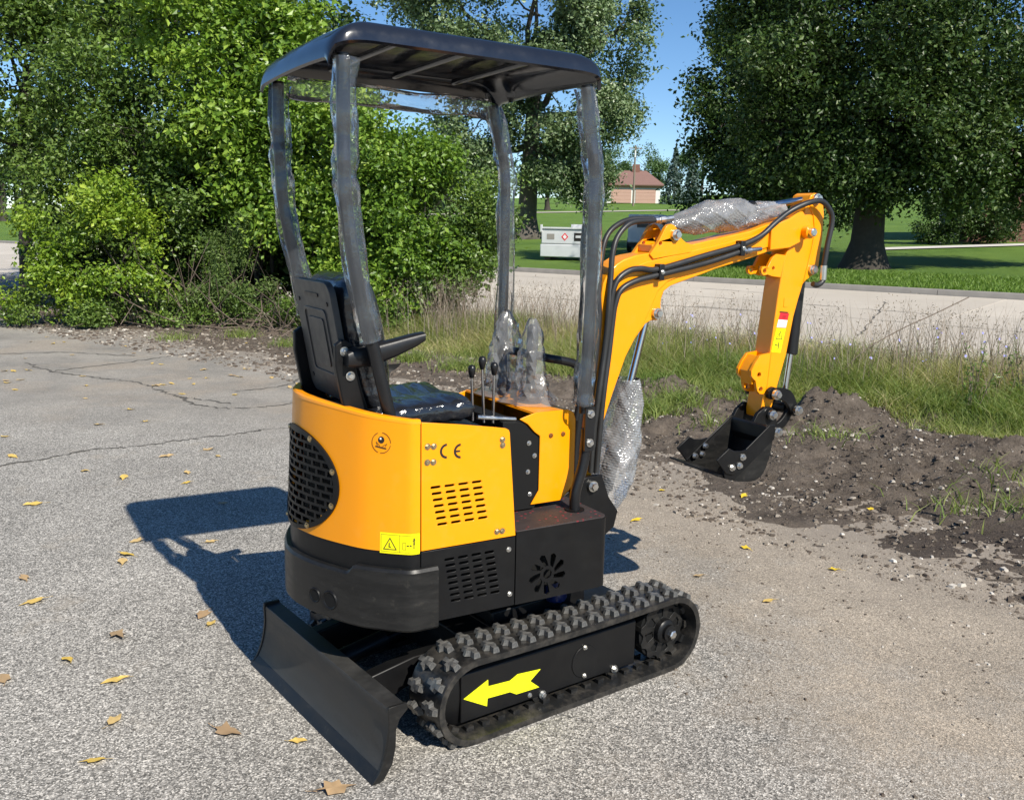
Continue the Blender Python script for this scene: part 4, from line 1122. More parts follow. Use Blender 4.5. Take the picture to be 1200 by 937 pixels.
def bag(cx, cy, zb, zt, rb, rm, seed, parent, tilt=0.0):
    rn = np.random.default_rng(seed); nz_, na = 20, 22; vs_ = []
    ph = rn.random(8) * 6.28
    for i in range(nz_ + 1):
        f = i / nz_; z = zb + (zt - zb) * f
        r = np.interp(f, [0, 0.04, 0.12, 0.30, 0.6, 0.85, 0.96, 1.0], [rb * 1.35, rb * 1.1, rb * 0.9, rm * 1.25, rm, rm * 0.72, rm * 0.40, 0.012])
        for k in range(na):
            a = 2 * PI * (k + 0.5 * (i % 2)) / na
            w = 1 + 0.10 * math.sin(3 * a + ph[0] + 2 * f) + 0.06 * math.sin(5 * a + ph[1] - 3 * f) + 0.20 * (rn.random() - 0.5) * (1 if i else 0.5)
            vs_.append((cx + r * w * math.cos(a) + tilt * f, cy + r * w * math.sin(a), z + (0.008 * (rn.random() - 0.5) if i else 0)))
    fs = []
    for i in range(nz_):
        for k in range(na):
            a, b, c, d = i * na + k, i * na + (k + 1) % na, (i + 1) * na + (k + 1) % na, (i + 1) * na + k
            fs += [(a, b, d), (b, c, d)] if i % 2 == 0 else [(a, b, c), (a, c, d)]
    return MB().add(vs_, fs).build('plastic_bag', M_['bag'], parent, 16)
bag(0.075, -0.080, 0.992, 1.288, 0.078, 0.046, 3, J1)
bag(0.072, 0.120, 0.992, 1.300, 0.080, 0.056, 8, J2, 0.012)

# --- posts, canopy, film -----------------------------------------------------
def film_sleeve(path, r, off, seed, parent, mat='film', name='plastic_wrap', k=9, na=16):
    rn = random.Random(seed); P = spline(path, k); n = len(P); vs_ = []
    for i, p in enumerate(P):
        t = (P[min(i + 1, n - 1)] - P[max(i - 1, 0)]).normalized()
        u = t.cross(Vector((0, 1, 0))).normalized(); w = t.cross(u)
        rr = r * (1 + 0.06 * math.sin(i * 0.8 + seed) + 0.04 * (rn.random() - 0.5))
        for q in range(na):
            a = 2 * PI * q / na
            e = 1 + 0.06 * math.sin(3 * a + i * 0.45 + seed) + 0.05 * (rn.random() - 0.5) + 0.03 * math.sin(5 * a - i * 0.6)
            vs_.append(p + off * (0.7 + 0.3 * math.sin(i * 0.5 + seed)) + (u * math.cos(a) * 1.12 + w * math.sin(a) * 0.9) * rr * e)
    fs = [(i * na + q, i * na + (q + 1) % na, (i + 1) * na + (q + 1) % na, (i + 1) * na + q) for i in range(n - 1) for q in range(na)]
    return MB().add(vs_, fs).build(name, M_[mat], parent, 14)
PY = 0.31
def post(path, rs, wrap, seed, lbl, woff=(0.007, 0, 0)):
    pt = spline(path, 6)
    po = MB().tube(pt, 0.0195, 14).build('canopy_post', M_['plastic'], EX, 60)
    po['label'] = lbl
    if wrap: film_sleeve(wrap, 0.0325, Vector(woff), seed, po)
    return po
post([(-0.695, -PY, 2.06), (-0.697, -PY, 1.90), (-0.697, -PY, 1.76), (-0.692, -PY, 1.655), (-0.655, -PY, 1.40), (-0.620, -PY, 1.27), (-0.585, -PY, 1.13), (-0.545, -PY, 0.96)], 0, [(-0.695, -PY, 2.05), (-0.697, -PY, 1.9), (-0.697, -PY, 1.76), (-0.692, -PY, 1.655), (-0.655, -PY, 1.40), (-0.624, -PY, 1.262)], 1, 'near rear canopy post with clear film sleeve on its upper part')
post([(-0.695, PY, 2.06), (-0.697, PY, 1.90), (-0.694, PY, 1.80), (-0.686, PY, 1.66), (-0.645, PY, 1.45), (-0.610, PY, 1.27), (-0.545, PY, 0.96)], 0, [(-0.695, PY, 2.05), (-0.697, PY, 1.9), (-0.694, PY, 1.80), (-0.686, PY, 1.66), (-0.645, PY, 1.45), (-0.615, PY, 1.29)], 2, 'far rear canopy post with clear film sleeve')
post([(0.116, -PY, 2.05), (0.140, -PY, 1.89), (0.160, -PY, 1.77), (0.161, -PY, 1.60), (0.158, -PY, 1.30), (0.151, -PY, 1.10), (0.150, -PY, 0.985)], 0, [(0.114, -PY, 2.04), (0.140, -PY, 1.89), (0.160, -PY, 1.77), (0.161, -PY, 1.60), (0.158, -PY, 1.30), (0.150, -PY, 1.12), (0.147, -PY, 1.012)], 3, 'near front canopy post with clear film sleeve', (-0.007, 0, 0))
lowp = MB().tube(spline([(0.160, -PY, 0.93), (0.160, -PY, 0.87), (0.150, -PY, 0.80), (0.130, -PY, 0.735), (0.122, -PY, 0.70), (0.122, -PY, 0.648)], 5), 0.0185, 14).build('lower_post', M_['plastic'], EX, 60)
lowp['label'] = 'bent black lower post standing on the deck'
MB().plate(rr2(0.140, 0.178, 0.855, 1.01, 0.006), -PY - 0.022, -PY - 0.014).build('joint_plate', M_['plastic'], lowp, 30, 0.002)
for z in (0.985, 0.885): bolt(lowp, (0.160, -PY - 0.022, z), BOLT_S)
MB().plate(circle(0.122, -PY, 0.034, 20), 0.6468, 0.651, fr=zfr).build('foot_flange', M_['black'], lowp, 30)
post([(0.118, PY, 2.05), (0.150, PY, 1.92), (0.176, PY, 1.81), (0.180, PY, 1.65), (0.178, PY, 1.30), (0.170, PY, 1.0), (0.160, PY, 0.65)], 0, [(0.118, PY, 2.04), (0.150, PY, 1.92), (0.176, PY, 1.81), (0.180, PY, 1.65), (0.178, PY, 1.30), (0.170, PY, 1.0)], 4, 'far front canopy post with clear film sleeve')
# canopy: pressed sheet with rolled-down edges
def can_pt(u, v, inner):
    # u 0..1 rear->front, v -1..1 near->far
    x = -0.748 + 0.905 * u
    du = min(u, 1 - u)
    front = u > 0.5
    e = du / (0.15 if not front else 0.13)
    drop = (1 - math.sqrt(max(0, 1 - (1 - min(1, e)) ** 2.2))) * (0.104 if not front else 0.078)
    ev = (1 - abs(v)) / 0.13
    dropv = (1 - math.sqrt(max(0, 1 - (1 - min(1, ev)) ** 2.4))) * 0.054
    z = 2.148 + 0.008 * (1 - v * v) - max(drop, dropv) - 0.35 * min(drop, dropv) - 0.014 * u
    hw = 0.362 - 0.03 * (1 - min(1, du / 0.05)) ** 2
    if not inner: return Vector((x, hw * v, z))
    s = 0.965
    return Vector((-0.2955 + (x + 0.2955) * 0.985, hw * v * 0.975, z - 0.006))
nu, nv = 46, 30; vs_ = []
us = [0.5 - 0.5 * math.cos(PI * i / nu) for i in range(nu + 1)]; vv = [-math.cos(PI * j / nv) for j in range(nv + 1)]
for inn in (False, True):
    for u in us:
        for v in vv: vs_.append(can_pt(u, v, inn))
N = (nu + 1) * (nv + 1); fs = []
for i in range(nu):
    for j in range(nv):
        a, b, c, d = i * (nv + 1) + j, (i + 1) * (nv + 1) + j, (i + 1) * (nv + 1) + j + 1, i * (nv + 1) + j + 1
        fs += [(a, b, c, d), (N + a, N + d, N + c, N + b)]
ring = [i * (nv + 1) for i in range(nu + 1)] + [nu * (nv + 1) + j for j in range(1, nv + 1)] + [i * (nv + 1) + nv for i in range(nu - 1, -1, -1)] + [j for j in range(nv - 1, 0, -1)]
for i in range(len(ring)):
    a, b = ring[i], ring[(i + 1) % len(ring)]; fs.append((a, N + a, N + b, b))
cano = MB().add(vs_, fs).build('canopy', M_['canopy'], EX, 45)
cano['label'] = 'black sheet steel canopy roof with rounded edges'
# stiffening ribs pressed into the roof, close under the sheet
mb = MB()
for x in (-0.52, -0.29, -0.06): mb.tube([(x, -0.28, 2.112), (x, 0.28, 2.112)], 0.012, 8)
mb.build('roof_rib', M_['canopy'], cano, 50)
film_sleeve([(-0.66, PY, 2.055), (-0.4, PY, 2.05), (-0.1, PY, 2.045), (0.10, PY, 2.045)], 0.032, Vector((0, 0, -0.014)), 6, cano)
# front guard rail
MB().tube(spline([(0.10, 0.13, 1.15), (0.12, -0.02, 1.15), (0.135, -0.10, 1.146), (0.18, -0.115, 1.138), (0.235, -0.115, 1.122), (0.272, -0.115, 1.085), (0.276, -0.115, 1.03), (0.262, -0.115, 0.93), (0.25, -0.115, 0.80), (0.25, -0.115, 0.648)], 5), 0.0155, 12).build('guard_rail', M_['plastic'], EX, 60)
MB().tube([(0.235, -0.135, 0.92), (0.285, -0.135, 1.19)], 0.011, 10).build('rail_brace', M_['plastic'], EX, 60)

# --- boom group ---------------------------------------------------------------
BC = -0.010
# swing bracket
mb = MB(); mb.plate([(0.19, 0.43), (0.38, 0.43), (0.45, 0.48), (0.465, 0.54), (0.42, 0.60), (0.385, 0.69), (0.31, 0.69), (0.19, 0.62)], BC - 0.095, BC - 0.068); mb.plate([(0.19, 0.43), (0.38, 0.43), (0.45, 0.48), (0.465, 0.54), (0.42, 0.60), (0.385, 0.69), (0.31, 0.69), (0.19, 0.62)], BC + 0.068, BC + 0.095)
mb.box(0.18, 0.36, BC - 0.08, BC + 0.08, 0.44, 0.60)
mb.build('swing_bracket', M_['black'], EX, 30, 0.004)
boom_poly = [(0.318, 0.655), (0.330, 0.632), (0.352, 0.632), (0.362, 0.655), (0.372, 0.72), (0.392, 0.836), (0.440, 0.975), (0.498, 1.120), (0.545, 1.195), (0.592, 1.249), (0.618, 1.262), (0.650, 1.262), (0.668, 1.285), (0.662, 1.318), (0.664, 1.345), (0.676, 1.374), (0.705, 1.392), (0.740, 1.402), (0.871, 1.438), (0.929, 1.456), (1.108, 1.497), (1.209, 1.524), (1.295, 1.535), (1.352, 1.560), (1.402, 1.582), (1.420, 1.605), (1.418, 1.630), (1.403, 1.652), (1.385, 1.662), (1.357, 1.668), (1.197, 1.634), (1.098, 1.605), (0.92, 1.572), (0.803, 1.550), (0.70, 1.530), (0.60, 1.517), (0.529, 1.507), (0.480, 1.494), (0.440, 1.472), (0.407, 1.440), (0.389, 1.405), (0.383, 1.370), (0.386, 1.255), (0.384, 1.128), (0.366, 1.02), (0.352, 0.92), (0.342, 0.78)]
boom = MB().plate(boom_poly, BC - 0.052, BC + 0.052).build('boom', M_['orange'], EX, 28, 0.004)
boom['label'] = 'bent orange boom carrying hoses and the arm'
inner = [(0.372, 0.79), (0.398, 0.86), (0.445, 0.99), (0.500, 1.13), (0.548, 1.21), (0.585, 1.262), (0.615, 1.32), (0.640, 1.372), (0.690, 1.412), (0.745, 1.428), (0.92, 1.475), (1.105, 1.518), (1.21, 1.545), (1.30, 1.553), (1.345, 1.572), (1.388, 1.592), (1.402, 1.612), (1.388, 1.637), (1.35, 1.650), (1.20, 1.612), (1.10, 1.585), (0.92, 1.549), (0.80, 1.527), (0.66, 1.500), (0.57, 1.482), (0.515, 1.462), (0.462, 1.430), (0.425, 1.385), (0.408, 1.32), (0.405, 1.13), (0.375, 0.95)]
for y0, y1 in ((BC - 0.058, BC - 0.050), (BC + 0.050, BC + 0.058)): MB().plate(inner, y0, y1).build('web_plate', M_['orange'], boom, 28, 0.003)
ear = [(0.592, 1.512), (0.631, 1.560), (0.661, 1.612), (0.672, 1.622), (0.688, 1.626), (0.704, 1.621), (0.718, 1.608), (0.730, 1.586), (0.744, 1.570), (0.764, 1.558), (0.803, 1.548), (0.79, 1.520), (0.61, 1.495)]
for y0, y1 in ((BC - 0.060, BC - 0.042), (BC + 0.042, BC + 0.060)): MB().plate(ear, y0, y1, [circle(0.640, 1.553, 0.008, 12)]).build('cylinder_ear', M_['orange'], boom, 28, 0.002)
MB().box(0.615, 0.665, BC - 0.042, BC + 0.042, 1.52, 1.548).build('ear_gusset', M_['orange'], boom, 28, 0.003)
link('pin_head', PINH, boom, (0.708, BC - 0.060, 1.586)); link('pin_head', PINH, boom, (0.640, BC - 0.053, 1.289))
link('pin_head', PINH, boom, (0.337, BC - 0.096, 0.655), (0, 0, 0))
mb = MB(); mb.cyl((0.337, BC - 0.098, 0.655), (0.337, BC + 0.098, 0.655), 0.014, 14); mb.build('foot_pin', M_['steel'], boom, 40)
# arm fork cheeks on the boom end
for y0, y1 in ((BC - 0.072, BC - 0.056), (BC + 0.056, BC + 0.072)):
    MB().plate([(1.20, 1.532), (1.30, 1.540), (1.352, 1.560), (1.402, 1.580), (1.424, 1.604), (1.421, 1.634), (1.404, 1.655), (1.372, 1.690), (1.352, 1.690), (1.30, 1.660), (1.20, 1.628)], y0, y1).build('fork_plate', M_['orange'], boom, 28, 0.003)
mb = MB(); mb.lathe([(0.026, 0), (0.026, 0.03)], (1.392, BC - 0.072, 1.606), (0, -1, 0), 20); mb.build('pivot_boss', M_['orange'], boom, 35, 0.002)
mb = MB(); mb.lathe([(0.017, 0.03), (0.017, 0.048), (0.013, 0.052)], (1.392, BC - 0.072, 1.606), (0, -1, 0), 16); mb.build('pivot_pin', M_['steel'], boom, 35)
# arm
arm_poly = [(1.428, 1.742), (1.436, 1.758), (1.455, 1.768), (1.486, 1.766), (1.502, 1.752), (1.512, 1.725), (1.521, 1.680), (1.522, 1.579), (1.512, 1.470), (1.495, 1.435), (1.462, 1.418), (1.432, 1.392), (1.412, 1.33), (1.391, 1.258), (1.364, 1.100), (1.322, 0.956), (1.302, 0.880), (1.285, 0.838), (1.262, 0.822), (1.240, 0.830), (1.236, 0.86), (1.255, 0.966), (1.267, 1.105), (1.293, 1.367), (1.313, 1.500), (1.345, 1.565), (1.385, 1.64), (1.412, 1.70)]
AY0, AY1 = BC - 0.045, BC + 0.045
arm = MB().plate(arm_poly, AY0, AY1).build('arm', M_['orange'], EX, 28, 0.004)
arm['label'] = 'orange dipper arm hanging down to the bucket'
for y0, y1 in ((AY0 - 0.004, AY0 + 0.008), (AY1 - 0.008, AY1 + 0.004)):
    MB().plate([(1.428, 1.742), (1.436, 1.758), (1.455, 1.768), (1.486, 1.766), (1.502, 1.752), (1.512, 1.725), (1.521, 1.680), (1.522, 1.579), (1.512, 1.470), (1.495, 1.435), (1.462, 1.418), (1.430, 1.40), (1.45, 1.48), (1.468, 1.56), (1.472, 1.62), (1.458, 1.68), (1.44, 1.70)], y0, y1).build('stiffener', M_['orange'], arm, 28, 0.002)
for y0, y1 in ((AY0, AY0 + 0.014), (AY1 - 0.014, AY1)):
    MB().plate([(1.184, 1.450), (1.190, 1.463), (1.203, 1.466), (1.220, 1.462), (1.240, 1.497), (1.262, 1.517), (1.318, 1.510), (1.296, 1.420), (1.250, 1.424), (1.222, 1.432), (1.200, 1.428), (1.188, 1.436)], y0, y1, [circle(1.204, 1.447, 0.010, 12), circle(1.252, 1.458, 0.008, 12)]).build('upper_lug', M_['orange'], arm, 28, 0.002)
    MB().plate([(1.166, 1.034), (1.186, 1.068), (1.214, 1.098), (1.275, 1.104), (1.262, 0.940), (1.240, 0.930), (1.222, 0.933), (1.208, 0.946), (1.200, 0.968), (1.194, 0.990), (1.180, 1.000), (1.168, 1.012)], y0, y1, [circle(1.212, 1.015, 0.011, 14), circle(1.227, 0.952, 0.011, 14)]).build('lower_lug', M_['orange'], arm, 28, 0.002)
MB().plate([(1.170, 1.030), (1.190, 1.066), (1.216, 1.094), (1.222, 1.086), (1.198, 1.058), (1.182, 1.026), (1.196, 0.975), (1.188, 0.972)], AY0 + 0.014, AY1 - 0.014).build('lug_bridge', M_['orange'], arm, 28, 0.002)
for (x, z) in ((1.466, 1.745), (1.472, 1.451)):
    link('pin_head', PINH, arm, (x, AY0 - 0.004, z))
    MB().cyl((x, AY0 - 0.006, z), (x, AY1 + 0.02, z), 0.013, 14).build('pin', M_['steel'], arm, 40)
MB().plate(rr2(1.325, 1.350, 1.295, 1.335, 0.004), AY0 - 0.002, AY0 + 0.001).build('lifting_eye', M_['orange'], arm, 28, 0.001)
yd = AY0 - 0.0004
MB().plate([(1.309, 1.272), (1.361, 1.268), (1.354, 1.240), (1.301, 1.245)], yd, yd - 0.0008).build('red_sticker', M_['red'], arm, None)
MB().plate([(1.301, 1.2445), (1.354, 1.2395), (1.347, 1.208), (1.293, 1.212)], yd, yd - 0.0008).build('white_sticker', M_['white'], arm, None)
ys = MB().plate([(1.292, 1.208), (1.347, 1.203), (1.325, 1.102), (1.272, 1.109)], yd, yd - 0.0008).build('yellow_sticker', M_['yellow'], arm, None)
pm = MB()
def flatline(mb, pts, w, y, closed=False):
    P = [Vector(p) for p in pts]; m = len(P) if closed else len(P) - 1
    for i in range(m):
        a, b = P[i], P[(i + 1) % len(P)]; d = (b - a).normalized(); nn = Vector((-d.y, d.x)) * w / 2; a = a - d * w * .4; b = b + d * w * .4
        mb.add([(q.x, y, q.y) for q in (a + nn, b + nn, b - nn, a - nn)], [(0, 1, 2, 3)])
flatline(pm, [(1.294, 1.163), (1.328, 1.160), (1.318, 1.193)], 0.0028, yd - 0.0012, True)
flatline(pm, [(1.314, 1.182), (1.312, 1.170)], 0.003, yd - 0.0012)
flatline(pm, [(1.312, 1.146), (1.309, 1.120)], 0.005, yd - 0.0012)
flatline(pm, [(1.290, 1.137), (1.304, 1.135)], 0.0045, yd - 0.0012)
flatline(pm, [(1.306, 1.276), (1.352, 1.272)], 0.005, yd - 0.0012)
for q in range(3): flatline(pm, [(1.322 - q * 0.0012, 1.259 - q * 0.004), (1.344 - q * 0.0012, 1.2575 - q * 0.004)], 0.0016, yd - 0.0012)
pm.build('printed_pictogram', M_['ink'], ys, None)
pm = MB()
for q in range(4): flatline(pm, [(1.303 - q * 0.0018, 1.234 - q * 0.0055), (1.342 - q * 0.0018, 1.231 - q * 0.0055)], 0.0012, yd - 0.0012)
pm.build('printed_text_lines', M_['belt'], arm, None)
# bucket linkage
def banana(a, b, bulge, w, n=10):
    a, b = Vector(a), Vector(b); d = b - a; nn = Vector((-d.y, d.x)).normalized(); o, i_ = [], []
    for k in range(n + 1):
        f = k / n; p = a.lerp(b, f) + nn * bulge * math.sin(PI * f); o.append(p + nn * w); i_.append(p - nn * w)
    ca = [a + Vector((math.cos(t), math.sin(t))) * w * 1.15 for t in [math.atan2(-nn.y, -nn.x) - PI * q / 6 for q in range(1, 6)]]
    cb = [b + Vector((math.cos(t), math.sin(t))) * w * 1.15 for t in [math.atan2(nn.y, nn.x) - PI * q / 6 for q in range(1, 6)]]
    return [tuple(p) for p in o + cb + i_[::-1] + ca]
for y0, y1 in ((BC - 0.070, BC - 0.052), (BC + 0.052, BC + 0.070)):
    MB().plate(banana((1.278, 0.932), (1.411, 0.855), 0.030, 0.026), y0, y1).build('rocker_link', M_['black'], EX, 28, 0.003)
    MB().plate(banana((1.411, 0.855), (1.300, 0.770), 0.022, 0.020), y0 + 0.02 * (1 if y0 < BC else -1), y1 + 0.02 * (1 if y0 < BC else -1)).build('bucket_link', M_['black'], EX, 28, 0.003)
for nm, (x, z) in (('rocker_pin', (1.278, 0.932)), ('link_pin', (1.411, 0.855)), ('bucket_pin', (1.300, 0.770)), ('bucket_pivot', (1.262, 0.847))):
    pn = MB().cyl((x, BC - 0.082, z), (x, BC + 0.082, z), 0.013, 14).build(nm, M_['steel'], EX, 40)
    link('pin_head', PINH, pn, (x, BC - 0.080, z))
# bucket
BW = 0.170
outer = [(0.905, 0.640), (0.93, 0.632), (0.99, 0.612), (1.051, 0.602), (1.085, 0.600), (1.115, 0.605), (1.142, 0.622), (1.160, 0.652), (1.176, 0.692), (1.184, 0.735), (1.184, 0.78), (1.176, 0.818)]
outS = [tuple(p)[:2] for p in spline([(a, b, 0) for a, b in outer], 3)]
mb = MB(); th = 0.008
P = [Vector(p) for p in outS]; inn = []
for i, p in enumerate(P):
    d = (P[min(i + 1, len(P) - 1)] - P[max(i - 1, 0)]).normalized(); inn.append(p + Vector((-d.y, d.x)) * th)
BN, BF = -0.178, 0.036
bk = mb.plate([tuple(p) for p in P] + [tuple(p) for p in inn[::-1]], BN, BF).build('bucket', M_['scuffed'], EX, 40)
bk['label'] = 'small black toothless digging bucket'
cheek = [(0.93, 0.637)] + outS[3:] + [(1.164, 0.822)]
for y0, y1 in ((BN - 0.001, BN + 0.007), (BF - 0.007, BF + 0.001)): MB().plate(cheek, y0, y1).build('cheek_plate', M_['scuffed'], bk, 30)
edge = [(0.93, 0.630), (0.985, 0.622), (1.190, 0.768), (1.190, 0.826), (1.158, 0.828), (0.92, 0.660)]
for y0, y1 in ((BN - 0.008, BN - 0.0015), (BF + 0.0015, BF + 0.008)): MB().plate(edge, y0, y1).build('side_bar', M_['black'], bk, 30, 0.002)
cut = [(0.873, 0.713), (0.935, 0.756), (0.965, 0.742), (1.005, 0.738), (1.038, 0.742), (0.994, 0.654), (0.965, 0.644), (0.924, 0.656)]
for sy in (-1, 1):
    y = (BN - 0.0085) if sy < 0 else (BF + 0.0085)
    ct = MB().plate(cut, y, y + sy * 0.008).build('side_cutter', M_['black'], bk, 30, 0.002)
    for (x, z) in ((0.955, 0.676), (0.994, 0.680), (1.009, 0.713)):
        if sy < 0: bolt(ct, (x, y - 0.008, z), BOLT_S)
        else: link('bolt', BOLT_S, ct, (x, BF - 0.009, z))
MB().add([(0.900, BN, 0.640), (0.850, BF + 0.03, 0.668), (0.97, BF + 0.03, 0.628), (0.97, BN, 0.618), (0.902, BN, 0.647), (0.853, BF + 0.03, 0.675), (0.97, BF + 0.03, 0.640), (0.97, BN, 0.630)], [(0, 1, 2, 3), (7, 6, 5, 4), (0, 4, 5, 1), (1, 5, 6, 2), (2, 6, 7, 3), (3, 7, 4, 0)]).build('cutting_lip', M_['scuffed'], bk, 30, 0.001)
mb = MB(); mb.plate([(1.150, 0.77), (1.152, 0.820), (1.166, 0.825), (1.178, 0.818), (1.182, 0.76), (1.168, 0.74)], BN + 0.007, BF - 0.007); mb.build('top_plate', M_['black'], bk, 30, 0.003)
for y0, y1 in ((BC - 0.070, BC - 0.052), (BC + 0.052, BC + 0.070)):
    MB().plate([(1.15, 0.78), (1.195, 0.855), (1.235, 0.880), (1.275, 0.876), (1.292, 0.85), (1.315, 0.80), (1.325, 0.772), (1.310, 0.747), (1.285, 0.742), (1.195, 0.72)], y0, y1).build('hanger_plate', M_['black'], bk, 30, 0.002)
# cylinders
bc = MB().tube([(1.455, BC, 1.452), (1.452, BC, 1.42), (1.452, BC, 1.415), (1.437, BC, 1.09), (1.436, BC, 1.085)], [0.018, 0.02, 0.0285, 0.0285, 0.022], 18).build('bucket_cylinder', M_['plastic'], EX, 40)
MB().cyl((1.437, BC, 1.10), (1.411, BC, 0.855), 0.013, 14).build('rod', M_['chrome'], bc, 40)
MB().cyl((1.411, BC - 0.03, 0.855), (1.411, BC + 0.03, 0.855), 0.026, 16).build('rod_eye', M_['black'], bc, 40)
A0, A1 = Vector((0.708, BC, 1.586)), Vector((1.466, BC, 1.745))
dA = (A1 - A0).normalized(); upA = Vector((-dA.z, 0, dA.x))
A0w = A0 + upA * 0.035
ac = MB().tube([A0, A0.lerp(A1, 0.06) + upA * 0.02, A0.lerp(A1, 0.10) + upA * 0.03, A0.lerp(A1, 0.60) + upA * 0.018], [0.02, 0.022, 0.030, 0.030], 18).build('arm_cylinder', M_['black'], EX, 40)
MB().cyl(A0.lerp(A1, 0.58) + upA * 0.016, A1, 0.0135, 14).build('rod', M_['chrome'], ac, 40)
def wrap_tube(path, radii, seed, parent, yfac=1.0):
    """sleeve of bubble wrap: fine grid with real bubbles, soft folds and crumpled ends"""
    P = spline(path, 12); n0 = len(P)
    cum = [0.0]
    for i in range(n0 - 1): cum.append(cum[-1] + (P[i + 1] - P[i]).length)
    L = cum[-1]; nl = int(L / 0.0030); na = 110
    tt = np.linspace(0, L, nl + 1); ctr = np.stack([np.interp(tt, cum, [p[k] for p in P]) for k in range(3)], -1)
    R_ = np.interp(tt / L * (len(radii) - 1), range(len(radii)), radii)
    T = unit(np.gradient(ctr, axis=0)); U = unit(np.cross(T, np.array([0, 1.0, 0]))); W = np.cross(T, U)
    A = np.linspace(0, 2 * PI, na, endpoint=False)
    tA, aA = np.meshgrid(tt, A, indexing='ij')
    fold = 1 + 0.06 * np.sin(2 * aA + tA * 9 + seed) + 0.05 * (fbm(aA * 1.4 + seed, tA * 14, 3, seed) - 0.5) * 2 + 0.09 * np.abs(np.sin(aA * 1.5 + tA * 17 + seed)) ** 8 + 0.07 * np.abs(np.sin(aA * 2.5 - tA * 26 + seed)) ** 10
    rr_ = R_[:, None] * fold
    pit = 0.0112; wv = (fbm(aA * 3, tA * 40, 2, seed + 7) - 0.5) * 1.1; u = aA * 0.055 / pit + wv; v = tA / (pit * 0.87) + wv * 0.8 + aA * 0.35; row = np.floor(v); uu = u + 0.5 * (row % 2)
    d2 = (uu - np.floor(uu) - 0.5) ** 2 + ((v - row) - 0.5) ** 2
    rr_ = rr_ + 0.0030 * (0.5 + fbm(aA * 2, tA * 30, 2, seed + 3)) * np.sqrt(np.clip(1 - d2 / 0.17, 0, 1))
    V = ctr[:, None] + (U[:, None] * np.cos(aA)[..., None] + W[:, None] * (np.sin(aA) * yfac)[..., None]) * rr_[..., None]
    V = V.reshape(-1, 3)
    i = np.arange(nl)[:, None]; k = np.arange(na)[None]
    F = np.stack([i * na + k, i * na + (k + 1) % na, (i + 1) * na + (k + 1) % na, (i + 1) * na + k], -1).reshape(-1, 4)
    return link('bubble_wrap', np_mesh('bubble_wrap', V, F, M_['bubble'], True), parent)
def unit(v): return v / np.maximum(np.linalg.norm(v, axis=-1, keepdims=True), 1e-9)
wrap_tube([(0.70, BC, 1.635), (0.745, BC, 1.628), (0.82, BC, 1.638), (0.95, BC, 1.660), (1.08, BC, 1.672), (1.13, BC, 1.672), (1.22, BC, 1.688), (1.33, BC, 1.70)], [0.012, 0.040, 0.058, 0.060, 0.056, 0.044, 0.034, 0.022], 4, ac)
B0, B1 = Vector((0.455, BC, 0.56)), Vector((0.640, BC, 1.289))
boc = MB().tube([B0, B0.lerp(B1, 0.05), B0.lerp(B1, 0.06), B0.lerp(B1, 0.62)], [0.02, 0.022, 0.032, 0.032], 18).build('boom_cylinder', M_['black'], EX, 40)
MB().cyl(B0.lerp(B1, 0.6), B1, 0.0145, 14).build('rod', M_['chrome'], boc, 40)
wrap_tube([(0.452, BC, 0.465), (0.470, BC, 0.52), (0.498, BC, 0.63), (0.525, BC, 0.76), (0.548, BC, 0.88), (0.562, BC, 0.99), (0.560, BC, 1.035)], [0.012, 0.050, 0.074, 0.072, 0.062, 0.052, 0.036], 5, boc, yfac=1.25)
# hoses along the boom
def hose(pts, r, name='hydraulic_hose'): return MB().tube(spline(pts, 5), r, 10).build(name, M_['hose'], EX, 60)
YH = BC - 0.075
hU = [(0.404, 1.276), (0.408, 1.33), (0.417, 1.383), (0.440, 1.425), (0.488, 1.453), (0.54, 1.460), (0.625, 1.458), (0.852, 1.509), (1.034, 1.550), (1.137, 1.587), (1.213, 1.640), (1.291, 1.688), (1.371, 1.723), (1.455, 1.734), (1.512, 1.694), (1.526, 1.646), (1.510, 1.555), (1.498, 1.464), (1.500, 1.409), (1.467, 1.388), (1.440, 1.394)]
hose([(0.345, YH, 0.70), (0.352, YH, 0.85), (0.362, YH - 0.01, 1.0), (0.388, YH, 1.15)] + [(x, YH - (0.015 if x > 1.36 else 0), z) for x, z in hU], 0.0115)
hL = [(0.420, 1.276), (0.428, 1.329), (0.452, 1.382), (0.517, 1.414), (0.619, 1.435), (0.854, 1.480), (1.034, 1.525)]
h2 = hose([(0.362, YH - 0.012, 0.70), (0.370, YH - 0.012, 0.85), (0.380, YH - 0.014, 1.0), (0.404, YH - 0.005, 1.15)] + [(x, YH, z) for x, z in hL], 0.0115)
MB().tube([(1.030, YH, 1.524), (1.060, YH, 1.528), (1.062, YH, 1.528), (1.085, YH, 1.531), (1.087, YH, 1.531), (1.150, YH + 0.008, 1.536)], [0.012, 0.012, 0.015, 0.015, 0.010, 0.010], 10).build('hose_fitting', M_['steel'], h2, 30)
h3 = hose([(0.676, BC - 0.02, 1.640), (0.631, BC - 0.02, 1.638), (0.521, BC - 0.03, 1.627), (0.455, BC - 0.04, 1.578), (0.426, BC - 0.05, 1.514), (0.415, BC - 0.06, 1.433), (0.400, YH, 1.325), (0.392, YH, 1.20), (0.368, YH, 1.0), (0.356, YH, 0.80)], 0.0105)
h4 = hose([(0.676, BC + 0.02, 1.645), (0.557, BC + 0.02, 1.640), (0.477, BC + 0.01, 1.612), (0.430, BC, 1.570), (0.405, BC - 0.01, 1.50), (0.385, BC - 0.03, 1.40), (0.375, BC - 0.05, 1.25), (0.350, YH + 0.02, 1.0), (0.335, YH + 0.02, 0.80)], 0.0105)
